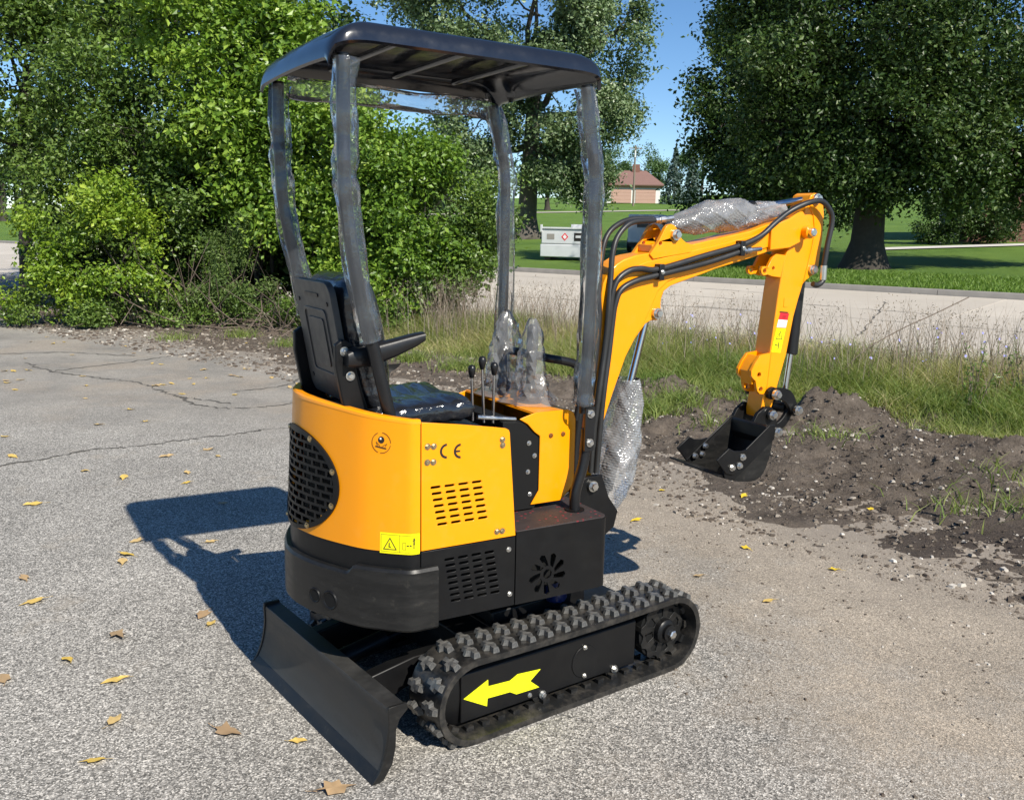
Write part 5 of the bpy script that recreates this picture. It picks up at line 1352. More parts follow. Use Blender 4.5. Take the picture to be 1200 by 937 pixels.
for h_, y in ((h3, -0.02), (h4, 0.02)):
    MB().tube([(0.640, BC + y, 1.638), (0.66, BC + y, 1.640), (0.662, BC + y, 1.640), (0.685, BC + y, 1.643), (0.686, BC + y, 1.643), (0.725, BC + y, 1.648)], [0.012, 0.012, 0.0155, 0.0155, 0.012, 0.012], 8).build('hose_fitting', M_['steel'], h_, 30)
MB().tube([(1.498, YH - 0.015, 1.47), (1.499, YH - 0.015, 1.41)], 0.014, 10).build('hose_fitting', M_['steel'], EX, 30)
for (x, z) in ((0.630, 1.447), (1.034, 1.538)):
    cl = MB().box(x - 0.012, x + 0.012, YH - 0.016, BC - 0.056, z - 0.030, z + 0.030).build('hose_clamp', M_['plastic'], EX, 30, 0.003)
    bolt(cl, (x + 0.002, YH - 0.016, z), BOLT_T)

# ------------------------------------------------------------------ vegetation
def unit(v): return v / np.maximum(np.linalg.norm(v, axis=-1, keepdims=True), 1e-9)
def leaf_quads(P, N, size, rng, aspect=0.62, fold=0.18, droop=0.0):
    """folded four-point leaves at P with normals N"""
    n = len(P)
    T = unit(np.cross(N, rng.normal(size=(n, 3)))); T[:, 2] -= droop; T = unit(T)
    B = unit(np.cross(N, T)); Nn = np.cross(T, B)
    L = size[:, None]; W = L * aspect * 0.5
    a = P - T * L * 0.5; c = P + T * L * 0.5
    b = P + B * W + Nn * L * fold * 0.5; d = P - B * W + Nn * L * fold * 0.5
    V = np.stack([a, b, c, d], 1).reshape(-1, 3)
    i = np.arange(n)[:, None] * 4
    F = np.concatenate([np.concatenate([i, i + 1, i + 2], 1), np.concatenate([i, i + 2, i + 3], 1)], 0)
    return V, F
def crown_points(blobs, rng, twig_r, per):
    """blobs: (cx,cy,cz, rx,ry,rz, n_twigs). every blob is a set of leafy boughs with gaps between them"""
    Ps, Ns = [], []
    for (cx, cy, cz, rx, ry, rz, nt) in blobs:
        c = np.array([cx, cy, cz]); r3 = np.array([rx, ry, rz])
        nsub = max(6, nt // 13)
        d0 = unit(rng.normal(size=(nsub, 3)) + np.array([0, -0.25, 0.1])); rad0 = 0.50 + 0.60 * rng.random(nsub) ** 0.8
        sc = c + d0 * r3 * rad0[:, None]
        sr = (0.17 + 0.20 * rng.random(nsub))[:, None] * r3[None]
        which = rng.integers(0, nsub, nt)
        d = unit(rng.normal(size=(nt, 3))); q = (0.35 + 0.65 * rng.random(nt) ** 0.5)[:, None]
        tw = sc[which] + d * sr[which] * q * np.array([1.0, 1.0, 1.1])
        out0 = unit(d + 0.6 * d0[which])
        m = rng.poisson(per, nt) + 1
        idx = np.repeat(np.arange(nt), m)
        P = tw[idx] + rng.normal(size=(len(idx), 3)) * np.array([1, 1, 0.8]) * twig_r * 0.8 - np.array([0, 0, 0.15]) * twig_r
        N = unit(out0[idx] * 0.5 + np.array([0, 0, 0.6]) + rng.normal(size=P.shape) * 0.65)
        Ps.append(P); Ns.append(N)
    return np.concatenate(Ps), np.concatenate(Ns)
def limb(mb, p0, p1, r0, r1, rng, wob=0.08, n=6):
    p0, p1 = np.array(p0, float), np.array(p1, float); L = np.linalg.norm(p1 - p0)
    pts = []
    for k in range(n + 1):
        f = k / n; p = p0 + (p1 - p0) * f
        if 0 < k < n: p = p + rng.normal(size=3) * wob * L * 0.25
        pts.append(tuple(p))
    mb.tube(pts, [r0 + (r1 - r0) * k / n for k in range(n + 1)], 7)
    return pts
def tree(name, label, base, trunk_top, r0, blobs, leaf, leaf_size, mat, seed, per=26, twig=0.30, bark='bark', cat='tree', group=None, flare=1.6, aspect=0.62, stems=1, twigs=0):
    rng = np.random.default_rng(seed)
    root = empty(name, base); tag(root, label, cat, group)
    b0 = np.array(base, float)
    mb = MB()
    tt = np.array(trunk_top, float) - b0
    if stems == 1:
        pts = [(0, 0, -0.15), (0, 0, 0.0), tuple(tt * 0.12 + rng.normal(size=3) * 0.03), tuple(tt * 0.35 + rng.normal(size=3) * 0.05), tuple(tt * 0.65 + rng.normal(size=3) * 0.08), tuple(tt)]
        mb.tube([tuple(p) for p in spline(pts, 3)], list(np.interp(np.linspace(0, 5, 16), range(6), [r0 * flare * 1.15, r0 * flare, r0 * 1.08, r0 * 0.95, r0 * 0.8, r0 * 0.5])), 12)
    for i, bl in enumerate(blobs):
        c = np.array(bl[:3]) - b0
        if stems == 1: s0 = tt * (0.45 + 0.5 * rng.random()) if c[2] > tt[2] * 0.5 else tt * 0.5
        else: s0 = rng.normal(size=3) * np.array([0.25, 0.2, 0]) ; s0[2] = -0.05
        limb(mb, s0, c, r0 * (0.42 if stems == 1 else 0.6), r0 * 0.10, rng, 0.12)
        for q in range(5):
            e = c + unit(rng.normal(size=3)) * np.array(bl[3:6]) * 0.85
            limb(mb, c * 0.75 + s0 * 0.25 if q % 2 else c, e, r0 * 0.13, r0 * 0.03, rng, 0.15, 4)
    mb.build('trunk' if stems == 1 else 'stems', M_[bark], root, 50)
    P, N = crown_points(blobs, rng, twig, per)
    P = P - b0
    keep = P[:, 2] > 0.05; P, N = P[keep], N[keep]
    n = len(P)
    size = leaf_size * (0.5 + 1.0 * rng.random(n) ** 1.4)
    V, F = leaf_quads(P, N, size, rng, aspect)
    tint = np.clip(rng.normal(0.45, 0.22, n) + (fbm(P[:, 0] * 1.2 + P[:, 2], P[:, 1] * 1.2 - P[:, 2], 3, seed) - 0.5) * 0.9, 0, 1)
    o = link('crown', np_mesh('crown', V, F, M_[mat], False, {'tint': np.concatenate([tint, tint])}), root)
    return root

G1 = 'shrubs of the thicket along the lot edge'
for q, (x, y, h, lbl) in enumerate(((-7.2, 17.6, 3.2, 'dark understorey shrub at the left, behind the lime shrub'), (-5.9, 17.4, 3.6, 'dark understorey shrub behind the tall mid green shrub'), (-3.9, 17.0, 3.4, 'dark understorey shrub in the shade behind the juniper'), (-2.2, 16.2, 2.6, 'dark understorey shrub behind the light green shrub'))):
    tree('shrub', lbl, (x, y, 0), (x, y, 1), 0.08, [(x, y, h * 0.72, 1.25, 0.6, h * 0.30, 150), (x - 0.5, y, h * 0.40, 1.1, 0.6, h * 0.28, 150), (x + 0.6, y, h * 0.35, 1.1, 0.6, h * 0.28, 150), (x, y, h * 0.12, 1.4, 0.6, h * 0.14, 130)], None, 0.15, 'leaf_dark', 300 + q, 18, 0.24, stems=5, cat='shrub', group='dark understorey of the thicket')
# the thicket left of the machine
tree('shrub', 'lime green shrub at the front left of the thicket', (-6.55, 14.9, 0), None or (-6.5, 14.9, 1), 0.05,
     [(-6.35, 14.5, 1.95, 0.55, 0.45, 0.45, 70), (-5.75, 14.4, 1.45, 0.55, 0.45, 0.4, 60), (-7.0, 14.5, 1.35, 0.6, 0.45, 0.45, 70), (-6.2, 14.3, 0.75, 0.8, 0.45, 0.4, 80), (-7.2, 14.5, 0.6, 0.5, 0.4, 0.4, 50)], None, 0.072, 'leaf_lime', 21, 34, 0.16, stems=4, cat='shrub', group=G1)
tree('shrub', 'tall mid green shrub behind the lime shrub', (-5.7, 16.3, 0), (-5.7, 16.3, 2), 0.07,
     [(-6.2, 16.0, 3.0, 1.3, 0.9, 1.0, 260), (-5.2, 16.0, 2.2, 1.0, 0.8, 0.9, 200), (-7.3, 16.2, 2.2, 1.1, 0.8, 0.9, 200), (-6.9, 16.2, 3.9, 1.0, 0.8, 0.8, 190), (-5.4, 16.1, 1.1, 1.1, 0.7, 0.7, 150)], None, 0.080, 'leaf_mid', 22, 32, 0.2, stems=4, cat='shrub', group=G1)
tree('shrub', 'tallest bright green shrub in the middle of the thicket', (-4.3, 16.2, 0), (-4.3, 16.2, 2), 0.08,
     [(-4.6, 15.9, 4.2, 1.25, 0.9, 1.0, 280), (-5.5, 16.1, 4.9, 1.0, 0.9, 0.85, 220), (-3.9, 15.8, 3.2, 1.1, 0.8, 0.85, 220), (-4.9, 15.8, 3.0, 0.9, 0.7, 0.8, 170), (-4.0, 16.0, 4.7, 0.8, 0.7, 0.55, 130), (-4.4, 15.9, 2.0, 0.9, 0.7, 0.6, 120)], None, 0.105, 'leaf_bush', 23, 27, 0.2, stems=4, cat='shrub', group=G1)
tree('shrub', 'bright green shrub seen through the rear canopy posts', (-3.0, 15.6, 0), (-3, 15.6, 2), 0.07,
     [(-3.2, 15.3, 3.4, 1.0, 0.8, 0.75, 210), (-2.6, 15.2, 2.6, 1.1, 0.8, 0.85, 230), (-3.3, 15.2, 1.9, 0.9, 0.7, 0.8, 170), (-2.6, 15.1, 1.4, 0.9, 0.6, 0.7, 150)], None, 0.092, 'leaf_bush', 24, 27, 0.19, stems=4, cat='shrub', group=G1)
tree('shrub', 'light green shrub seen between the canopy posts, above the armrest', (-1.9, 15.0, 0), (-1.9, 15, 1.5), 0.06,
     [(-2.0, 14.8, 2.75, 0.85, 0.7, 0.6, 180), (-1.4, 14.8, 2.2, 0.95, 0.7, 0.75, 200), (-2.0, 14.6, 1.5, 0.9, 0.6, 0.7, 170), (-1.4, 14.6, 1.1, 0.8, 0.6, 0.6, 130), (-2.1, 14.4, 0.6, 0.8, 0.5, 0.4, 100)], None, 0.080, 'leaf_bush', 25, 29, 0.17, stems=4, cat='shrub', group=G1)
tree('shrub', 'rightmost shrub of the thicket, reaching towards the road', (-0.9, 15.0, 0), (-0.9, 15, 1.3), 0.05,
     [(-0.85, 14.9, 1.95, 0.75, 0.6, 0.6, 150), (-0.75, 14.8, 1.25, 0.65, 0.55, 0.5, 120), (-1.3, 14.5, 0.7, 0.7, 0.5, 0.45, 110)], None, 0.062, 'leaf_mid', 26, 40, 0.16, stems=3, cat='shrub', group=G1)
tree('juniper', 'low feathery yellow green juniper at the foot of the thicket', (-4.35, 14.9, 0), (-4.3, 14.9, 0.5), 0.04,
     [(-4.5, 14.7, 0.75, 0.42, 0.35, 0.55, 120), (-4.1, 14.6, 0.5, 0.5, 0.35, 0.35, 110), (-4.7, 14.6, 0.4, 0.4, 0.35, 0.3, 80), (-4.45, 14.7, 1.35, 0.25, 0.22, 0.5, 70)], None, 0.06, 'juniper', 27, 26, 0.10, stems=3, cat='shrub', aspect=0.28)
for q, (x, y, lbl) in enumerate(((-5.3, 14.5, 'low leafy weeds at the foot of the thicket, right of the lime shrub'), (-3.2, 14.2, 'low leafy weeds before the thicket, left of the seat'), (-6.9, 14.1, 'low weeds under the lime shrub'), (-2.2, 13.9, 'low weeds at the thicket foot beside the armrest'))):
    tree('undergrowth', lbl, (x, y, 0), (x, y, 0.3), 0.02, [(x, y, 0.25, 0.7, 0.3, 0.28, 70), (x + 0.5, y, 0.2, 0.5, 0.3, 0.2, 40), (x - 0.5, y + 0.1, 0.35, 0.5, 0.3, 0.3, 50)], None, 0.05, 'leaf_mid', 330 + q, 26, 0.12, stems=4, cat='undergrowth', group='low growth at the thicket foot')
# taller trees behind
tree('tree', 'dark leafy tree at the far left edge, trunk standing by the street', (-9.6, 18.4, 0), (-9.3, 18.4, 4.5), 0.12,
     [(-9.2, 18.2, 4.6, 1.6, 1.3, 1.2, 280), (-8.3, 18.3, 3.0, 1.2, 1.0, 0.9, 190), (-10.2, 18.3, 3.2, 1.2, 1.0, 0.9, 180), (-8.0, 18.6, 5.9, 1.6, 1.3, 1.1, 280), (-9.8, 18.6, 6.4, 1.6, 1.3, 1.1, 260)], None, 0.11, 'leaf_mid', 31, 30, 0.28, cat='tree')
tree('tree', 'tall dark tree rising behind the thicket with leaning trunk at the top', (-6.3, 21.5, 0), (-6.05, 21.6, 9.0), 0.22,
     [(-7.6, 21.2, 5.6, 1.8, 1.5, 1.2, 280), (-8.4, 21.3, 7.6, 1.8, 1.5, 1.3, 280), (-6.8, 21.0, 7.2, 1.4, 1.2, 1.0, 200), (-5.0, 21.4, 5.6, 1.4, 1.2, 1.0, 200), (-6.2, 21.3, 10.2, 2.6, 2.0, 1.4, 320), (-4.6, 21.5, 4.1, 1.5, 1.0, 1.0, 190)], None, 0.13, 'leaf_dark', 32, 30, 0.32, cat='tree', bark='barkgrey')
# silvery poplar across the road
cz = lz(0.5, 46.5)
tree('tree', 'large silvery green poplar with drooping branches behind the canopy', (0.5, 46.5, cz), (0.9, 46.5, cz + 9), 0.45,
     [(1.0, 45.5, cz + 11.5, 3.2, 2.6, 2.2, 380), (-2.6, 46, cz + 9.0, 2.4, 2.2, 2.0, 300), (-4.4, 46, cz + 11.8, 2.6, 2.2, 1.8, 300), (3.6, 46, cz + 9.2, 2.2, 2.2, 2.0, 300), (1.2, 45, cz + 7.2, 2.3, 2.0, 1.8, 300),
      (-1.8, 45.6, cz + 5.6, 2.0, 1.8, 1.6, 240), (3.3, 45.4, cz + 5.4, 1.8, 1.8, 1.9, 260), (2.0, 45.0, cz + 3.6, 1.4, 1.2, 1.3, 170), (3.5, 45.4, cz + 2.9, 1.1, 1.0, 1.2, 130), (-2.6, 45.4, cz + 3.6, 1.6, 1.3, 1.3, 180), (5.5, 46, cz + 10.2, 0.8, 0.7, 0.8, 45), (0.2, 45, cz + 14.0, 3.6, 2.6, 1.8, 300), (5.0, 46.3, cz + 6.4, 1.2, 1.2, 1.0, 90)], None, 0.175, 'leaf_silver', 33, 34, 0.40, bark='barkgrey', flare=1.9)
# big dark maple on the right
mz = lz(9.95, 26.8)
tree('tree', 'big dark green maple with thick flared trunk on the right lawn', (9.95, 26.8, mz), (10.0, 26.8, mz + 5.5), 0.42,
     [(9.2, 26.0, mz + 2.9, 1.5, 1.2, 0.85, 190), (11.0, 25.8, mz + 2.6, 1.6, 1.2, 0.75, 190), (7.5, 26.7, mz + 2.6, 1.4, 1.2, 1.1, 180), (10.4, 27.4, mz + 5.0, 3.0, 1.6, 2.4, 420), (8.2, 27.6, mz + 4.6, 1.9, 1.5, 1.9, 260), (13.2, 27.6, mz + 4.6, 2.6, 1.6, 2.2, 330), (9.6, 25.8, mz + 6.6, 2.6, 2.2, 1.8, 420), (12.2, 26.2, mz + 5.6, 2.4, 2.2, 1.8, 400), (7.4, 26.6, mz + 6.2, 2.0, 2.0, 1.7, 320), (10.2, 25.4, mz + 4.3, 1.9, 1.6, 1.4, 320), (12.6, 25.6, mz + 3.4, 1.9, 1.6, 1.3, 300), (14.6, 26.4, mz + 4.4, 2.2, 1.8, 1.8, 320),
      (7.3, 26.6, mz + 3.9, 1.5, 1.5, 1.3, 210), (9.2, 26.6, mz + 8.8, 2.8, 2.2, 1.6, 380), (13.2, 26.8, mz + 8.4, 2.8, 2.2, 1.8, 380), (7.2, 27.2, mz + 8.2, 1.7, 1.8, 1.4, 240), (11.2, 25.4, mz + 2.8, 1.3, 1.1, 0.9, 150), (8.9, 25.9, mz + 2.9, 1.1, 1.0, 0.9, 120), (14.6, 26.0, mz + 2.4, 1.5, 1.2, 0.9, 180)], None, 0.125, 'leaf_dark', 34, 38, 0.36, flare=1.75)
nz_ = lz(8.2, 34)
tree('tree', 'dark tree standing behind and left of the big maple', (8.6, 35.5, nz_), (8.5, 35.5, nz_ + 5), 0.3,
     [(8.0, 34.6, nz_ + 2.6, 1.7, 1.5, 1.6, 240), (7.6, 34.6, nz_ + 5.0, 1.6, 1.5, 1.6, 240), (9.4, 34.8, nz_ + 4.2, 2.0, 1.6, 2.0, 300), (8.8, 34.8, nz_ + 7.4, 1.8, 1.6, 1.6, 260), (10.6, 35, nz_ + 2.4, 2.0, 1.5, 1.5, 240)], None, 0.16, 'leaf_dark', 35, 40, 0.40)
# shrubs by the brick house
for q, (x, y, lbl) in enumerate(((16.6, 37.6, 'rounded dark shrub under the maple, left of the brick house'), (18.4, 37.4, 'dark shrub close to the brick house wall'))):
    z = lz(x, y)
    tree('shrub', lbl, (x, y, z), (x, y, z + 0.6), 0.05, [(x, y, z + 1.0, 1.2, 1.0, 0.95, 220), (x + 0.7, y, z + 0.8, 0.9, 0.8, 0.75, 130)], None, 0.11, 'leaf_dark', 40 + q, 24, 0.2, stems=3, cat='shrub', group='shrubs by the brick house')
# far trees round the house on the hill
far = [((4.0, 120), 9, 'leaf_far', 'round distant tree left of the far house'), ((27.5, 205), 12, 'leaf_far', 'distant tree behind the far house roof'), ((21.0, 215), 14, 'leaf_far', 'distant tree rising left above the far house'), ((34.0, 175), 13, 'leaf_far', 'distant tree right of the spruce'), ((-6, 130), 10, 'leaf_far', 'distant tree seen under the poplar branches'), ((14.0, 190), 12, 'leaf_far', 'distant tree beyond the pole'), ((-38, 95), 9, 'leaf_far', 'distant tree glimpsed at the left edge'), ((-54, 100), 13, 'leaf_far', 'large distant tree beyond the street at the left edge'), ((-62, 118), 13, 'leaf_far', 'farthest distant tree at the left edge')]
for q, ((x, y), h, m, lbl) in enumerate(far):
    z = lz(x, y)
    tree('tree', lbl, (x, y, z), (x, y, z + h * 0.5), 0.3, [(x, y, z + h * 0.62, h * 0.34, h * 0.3, h * 0.34, 150), (x - h * 0.2, y, z + h * 0.42, h * 0.25, h * 0.2, h * 0.22, 90), (x + h * 0.22, y, z + h * 0.45, h * 0.25, h * 0.2, h * 0.22, 90)], None, 0.42, m, 60 + q, 22, 0.7, cat='tree')
# blue spruce: whorls of drooping sprays
def spruce(x, y, h, lbl, seed):
    rng = np.random.default_rng(seed); z = lz(x, y)
    root = empty('spruce_tree', (x, y, z)); tag(root, lbl, 'tree')
    MB().tube([(0, 0, -0.2), (0, 0, h * 0.5), (0, 0, h)], [0.28, 0.16, 0.02], 8).build('trunk', M_['bark'], root, 50)
    P, N = [], []
    for k in range(26):
        f = k / 26; r = (1 - f) * h * 0.27 + 0.1; zz = 0.4 + f * (h - 0.5)
        for a in rng.random(int(6 + 10 * (1 - f))) * 2 * PI:
            rr = r * (0.35 + 0.7 * rng.random(9)); pp = np.stack([np.cos(a + rng.normal(0, 0.1, 9)) * rr, np.sin(a + rng.normal(0, 0.1, 9)) * rr, zz - rr * 0.25 + rng.normal(0, 0.12, 9)], -1)
            P.append(pp); N.append(unit(rng.normal(size=(9, 3)) + np.array([math.cos(a), math.sin(a), 1.0])))
    P, N = np.concatenate(P), np.concatenate(N)
    V, F = leaf_quads(P, N, 0.5 * (0.6 + 0.7 * rng.random(len(P))), rng, 0.5, 0.1, 0.3)
    tn = rng.random(len(P)); link('crown', np_mesh('crown', V, F, M_['needle'], False, {'tint': np.concatenate([tn, tn])}), root)
spruce(26.5, 160.0, 9.5, 'blue green spruce right of the far house', 71)
spruce(30.5, 166.0, 8.0, 'smaller spruce half hidden behind the blue green one', 72)

# --- verge grass, stalks, lawn blades (nobody could count them)
def blades(name, XY, z0, h, w, bend, mat, label, seed, tint=None, cat='grass'):
    rng = np.random.default_rng(seed); n = len(XY)
    a = rng.random(n) * 2 * PI; d = np.stack([np.cos(a), np.sin(a)], -1); b = np.stack([-d[:, 1], d[:, 0]], -1)
    th = rng.random(n) * 2 * PI; b = np.stack([np.cos(th), np.sin(th)], -1)
    p0 = np.concatenate([XY, z0[:, None]], 1)
    k = bend * (0.4 + rng.random(n))
    def at(f, wf):
        c = p0.copy(); c[:, :2] += d * (k * h * f * f)[:, None]; c[:, 2] += h * f * (1 - 0.18 * k * f)
        off = np.concatenate([b * (w * wf * 0.5)[:, None], np.zeros((n, 1))], 1)
        return c - off, c + off
    l0, r0 = at(0, 1); l1, r1 = at(0.5, 0.85); l2, r2 = at(1.0, 0.12)
    V = np.stack([l0, r0, l1, r1, l2, r2], 1).reshape(-1, 3); i = np.arange(n)[:, None] * 6
    F = np.concatenate([np.concatenate([i, i + 1, i + 3, i + 2], 1), np.concatenate([i + 2, i + 3, i + 5, i + 4], 1)], 0)
    if tint is None: tint = rng.random(n)
    o = link(name, np_mesh(name, V, F, M_[mat], False, {'tint': np.concatenate([tint, tint])}))
    return tag(o, label, cat, kind='stuff')
def verge_xy(n, s0, s1, t0, t1, rng, dens=None):
    t = rng.uniform(t0, t1, n); s = rng.uniform(s0, s1, n)
    XY = np.stack([s * RN[0] + t * RU[0], s * RN[1] + t * RU[1]], -1)
    if dens is not None: XY = XY[rng.random(n) < dens(s, t, XY)]
    return XY
rng = np.random.default_rng(5)
def gfront(t): return np.interp(t, [-12, -9, -6, -5, -3.6, -2.4, -1.6, 0, 3], [8.6, 8.6, 7.9, 7.7, 8.0, 8.3, 8.0, 7.5, 7.3])
def dens(s, t, XY):
    c = fbm(XY[:, 0] * 1.6, XY[:, 1] * 1.6, 3, 81)
    return sstep(-0.25, 0.5, s - gfront(t) + (c - 0.5) * 1.6) * (0.35 + 0.9 * c)
XY = verge_xy(170000, 7.0, 11.0, -12.5, 3.2, rng, dens)
S_ = XY @ RN; T_ = XY @ RU; cl = fbm(XY[:, 0] * 1.2, XY[:, 1] * 1.2, 3, 83)
H_ = (0.10 + 0.38 * sstep(-0.2, 1.6, S_ - gfront(T_))) * (0.55 + 0.8 * cl) * (0.6 + 0.6 * rng.random(len(XY)))
tn = np.clip(0.38 + 0.28 * sstep(8.9, 10.6, S_) + (fbm(XY[:, 0] * 0.9, XY[:, 1] * 0.9, 3, 85) - 0.5) * 1.4 + rng.normal(0, 0.22, len(XY)), 0, 1)
blades('verge_grass', XY, soil_top(XY[:, 0], XY[:, 1]) - 0.01, H_, 0.0045 + 0.005 * rng.random(len(XY)), 0.9, 'grass', 'unmown green and yellow grass on the verge before the road', 6, tn)
# sparse tufts in the dug soil
XY = np.concatenate([np.array([x, y]) + rng.normal(0, 0.13, (int(n), 2)) for x, y, n in ((1.15, 7.9, 900), (0.9, 7.6, 400), (1.7, 7.3, 150), (2.62, 5.25, 60), (2.95, 5.35, 90), (2.4, 6.9, 120), (1.5, 8.3, 500), (3.3, 5.9, 70), (3.1, 5.0, 50), (-1.2, 11.2, 400), (-0.6, 10.6, 400), (-4.7, 12.9, 160), (-3.9, 13.3, 240), (-3.0, 12.4, 200))])
blades('grass_tufts', XY, soil_top(XY[:, 0], XY[:, 1]) - 0.01, 0.06 + 0.13 * rng.random(len(XY)), 0.006 + 0.004 * rng.random(len(XY)), 0.9, 'grass', 'small green grass tufts sprouting from the dug soil', 7, np.clip(rng.normal(0.28, 0.15, len(XY)), 0, 1))
# dry seed stalks along the back of the verge, thin and mauve-brown
def sd(s, t, XY): return sstep(8.6, 9.8, s) * (1.6 * sstep(0.40, 0.65, fbm(XY[:, 0] * 1.1, XY[:, 1] * 1.1, 3, 91)) + 0.12)
XY = verge_xy(8000, 8.6, 10.9, -12, 3.2, rng, sd)
blades('seed_stalks', XY, soil_top(XY[:, 0], XY[:, 1]), 0.52 + 0.50 * rng.random(len(XY)), np.full(len(XY), 0.0065), 0.30, 'drygrass', 'dry brown seed stalks standing above the verge grass', 8, rng.random(len(XY)), 'dry stalks')
def seed_heads(XY, seed):
    rng = np.random.default_rng(seed); k = 9; n = len(XY) * k
    P = np.repeat(np.concatenate([XY, (0.46 + 0.40 * rng.random(len(XY)))[:, None]], 1), k, 0)
    P = P + rng.normal(size=(n, 3)) * np.array([0.03, 0.03, 0.07])
    V, F = leaf_quads(P, unit(rng.normal(size=(n, 3))), 0.022 + 0.02 * rng.random(n), rng, 0.25, 0.1, -0.8)
    tn = rng.random(n); tag(link('seed_heads', np_mesh('seed_heads', V, F, M_['drygrass'], False, {'tint': np.concatenate([tn, tn])})), 'feathery brown seed heads above the verge grass', 'seed heads', kind='stuff')
seed_heads(XY[::4], 77)
# chicory flowers: small blue rosettes near the stalk tops
def chicory(n, seed):
    rng = np.random.default_rng(seed)
    XY = verge_xy(n, 9.0, 10.7, -5.6, -1.0, rng); z = 0.30 + 0.42 * rng.random(len(XY))
    P = np.concatenate([XY, z[:, None]], 1); vs_, fs = [], []
    for p in P:
        nn = unit(np.array([0.3, -0.6, 0.7]) + rng.normal(size=3) * 0.35); u = unit(np.cross(nn, [0, 0, 1.0])); w = np.cross(nn, u); r = 0.011 + 0.007 * rng.random(); b = len(vs_)
        vs_.append(tuple(p))
        for k in range(16):
            a = 2 * PI * k / 16; rr = r if k % 2 == 0 else r * 0.72; vs_.append(tuple(p + (u * math.cos(a) + w * math.sin(a)) * rr + nn * 0.004))
        fs += [(b, b + 1 + k, b + 1 + (k + 1) % 16) for k in range(16)]
        st = len(vs_)
        vs_ += [tuple(p - np.array([0.002, 0, 0])), tuple(p + np.array([0.002, 0, 0])), tuple(np.array([p[0] + 0.03, p[1], -0.01])), tuple(np.array([p[0] + 0.026, p[1], -0.01]))]
        fs.append((st, st + 1, st + 2, st + 3))
    me = bpy.data.meshes.new('chicory_flowers'); me.from_pydata(vs_, [], fs)
    me.materials.append(M_['chicory']); me.materials.append(M_['grass'])
    for pl in me.polygons:
        if len(pl.vertices) == 4: pl.material_index = 1
    tag(link('chicory_flowers', me), 'tiny blue chicory flowers among the verge stalks', 'wild flowers', kind='stuff')
chicory(70, 9)
# lawn blades behind the far kerb
XY = verge_xy(36000, 21.82, 25.5, -16, 9, rng)
blades('lawn_grass', XY, terr(XY @ RN) + 0.08, 0.07 + 0.07 * rng.random(len(XY)), 0.016 + 0.01 * rng.random(len(XY)), 0.6, 'lawngrass', 'short lawn grass along the far kerb', 10)
# individual weeds at the right end of the verge
def weed(x, y, h, seed, lbl):
    rng = np.random.default_rng(seed); z = float(soil_top(np.array([x]), np.array([y]))[0])
    root = empty('weed', (x, y, z)); tag(root, lbl, 'weed', 'tall leafy weeds at the verge')
    mb = MB(); P, N, sz = [], [], []
    for q in range(4):
        tip = np.array([rng.normal(0, 0.12), rng.normal(0, 0.10), h * (0.7 + 0.3 * rng.random())]); base_ = np.array([rng.normal(0, 0.03), rng.normal(0, 0.03), -0.02])
        mb.tube([tuple(base_), tuple((base_ + tip) / 2 + rng.normal(size=3) * 0.02), tuple(tip)], [0.005, 0.004, 0.002], 6)
        for f in np.linspace(0.12, 1.0, 26):
            P.append(base_ + (tip - base_) * f + rng.normal(size=3) * np.array([0.028, 0.028, 0.008]) * (1.3 - 0.6 * f)); N.append(rng.normal(size=3) * 0.6 + np.array([0, -0.3, 0.9])); sz.append(0.075 * (1.15 - 0.6 * f))
    mb.build('stem', M_['twig'], root, 50)
    V, F = leaf_quads(np.array(P), unit(np.array(N)), np.array(sz), rng, 0.34, 0.15); tn = rng.random(len(P)) * 0.8
    link('leaves', np_mesh('leaves', V, F, M_['leaf_mid'], False, {'tint': np.concatenate([tn, tn])}), root)
for q, (x, y, h, l) in enumerate(((4.30, 8.5, 0.80, 'tallest leafy weed at the right end of the verge'), (4.62, 8.35, 0.66, 'leafy weed cut by the right edge of the photo'), (4.02, 8.05, 0.50, 'short leafy weed in front of the tall weed at the verge'))): weed(x, y, h, 100 + q, l)
# bent dead stalk over the verge
tag(MB().tube(spline([(3.2, 9.4, 0.05), (3.6, 9.6, 0.40), (4.1, 9.9, 0.62), (4.6, 10.2, 0.78), (5.1, 10.5, 0.95)], 5), 0.006, 6).build('dead_stalk', M_['twig'], None, 60), 'long bent dead stalk leaning over the right verge', 'stalk')

# dead twigs under the thicket
def brush(name, n, ctr, spread, lbl, seed, hmax=0.9):
    rng = np.random.default_rng(seed); mb = MB()
    for _ in range(n):
        p = np.array([ctr[0] + rng.normal(0, spread[0]), ctr[1] + rng.normal(0, spread[1]), rng.random() * 0.1])
        d = unit(rng.normal(size=3) * np.array([1, 0.6, 0.6]) + np.array([0, 0, 0.55])); L = 0.3 + hmax * rng.random()
        q = p + d * L * 0.5 + rng.normal(size=3) * 0.05; e = p + d * L + rng.normal(size=3) * 0.1; e[2] = max(e[2], 0.02); q[2] = max(q[2], 0.02)
        r = 0.004 + 0.008 * rng.random() ** 2
        mb.tube([tuple(p), tuple(q), tuple(e)], [r, r * 0.8, r * 0.35], 5)
    tag(mb.build(name, M_['twig'], None, 60), lbl, 'brushwood', kind='stuff')
brush('brushwood', 110, (-5.0, 14.6), (0.45, 0.2), 'grey dead twigs at the foot of the thicket', 51, 1.3)
brush('brushwood', 110, (-2.9, 13.8), (0.7, 0.35), 'tangled dead brush beside the machine seat', 52, 0.8)
brush('brushwood', 60, (-3.7, 14.4), (0.8, 0.3), 'fallen dead sticks before the juniper', 53, 0.9)

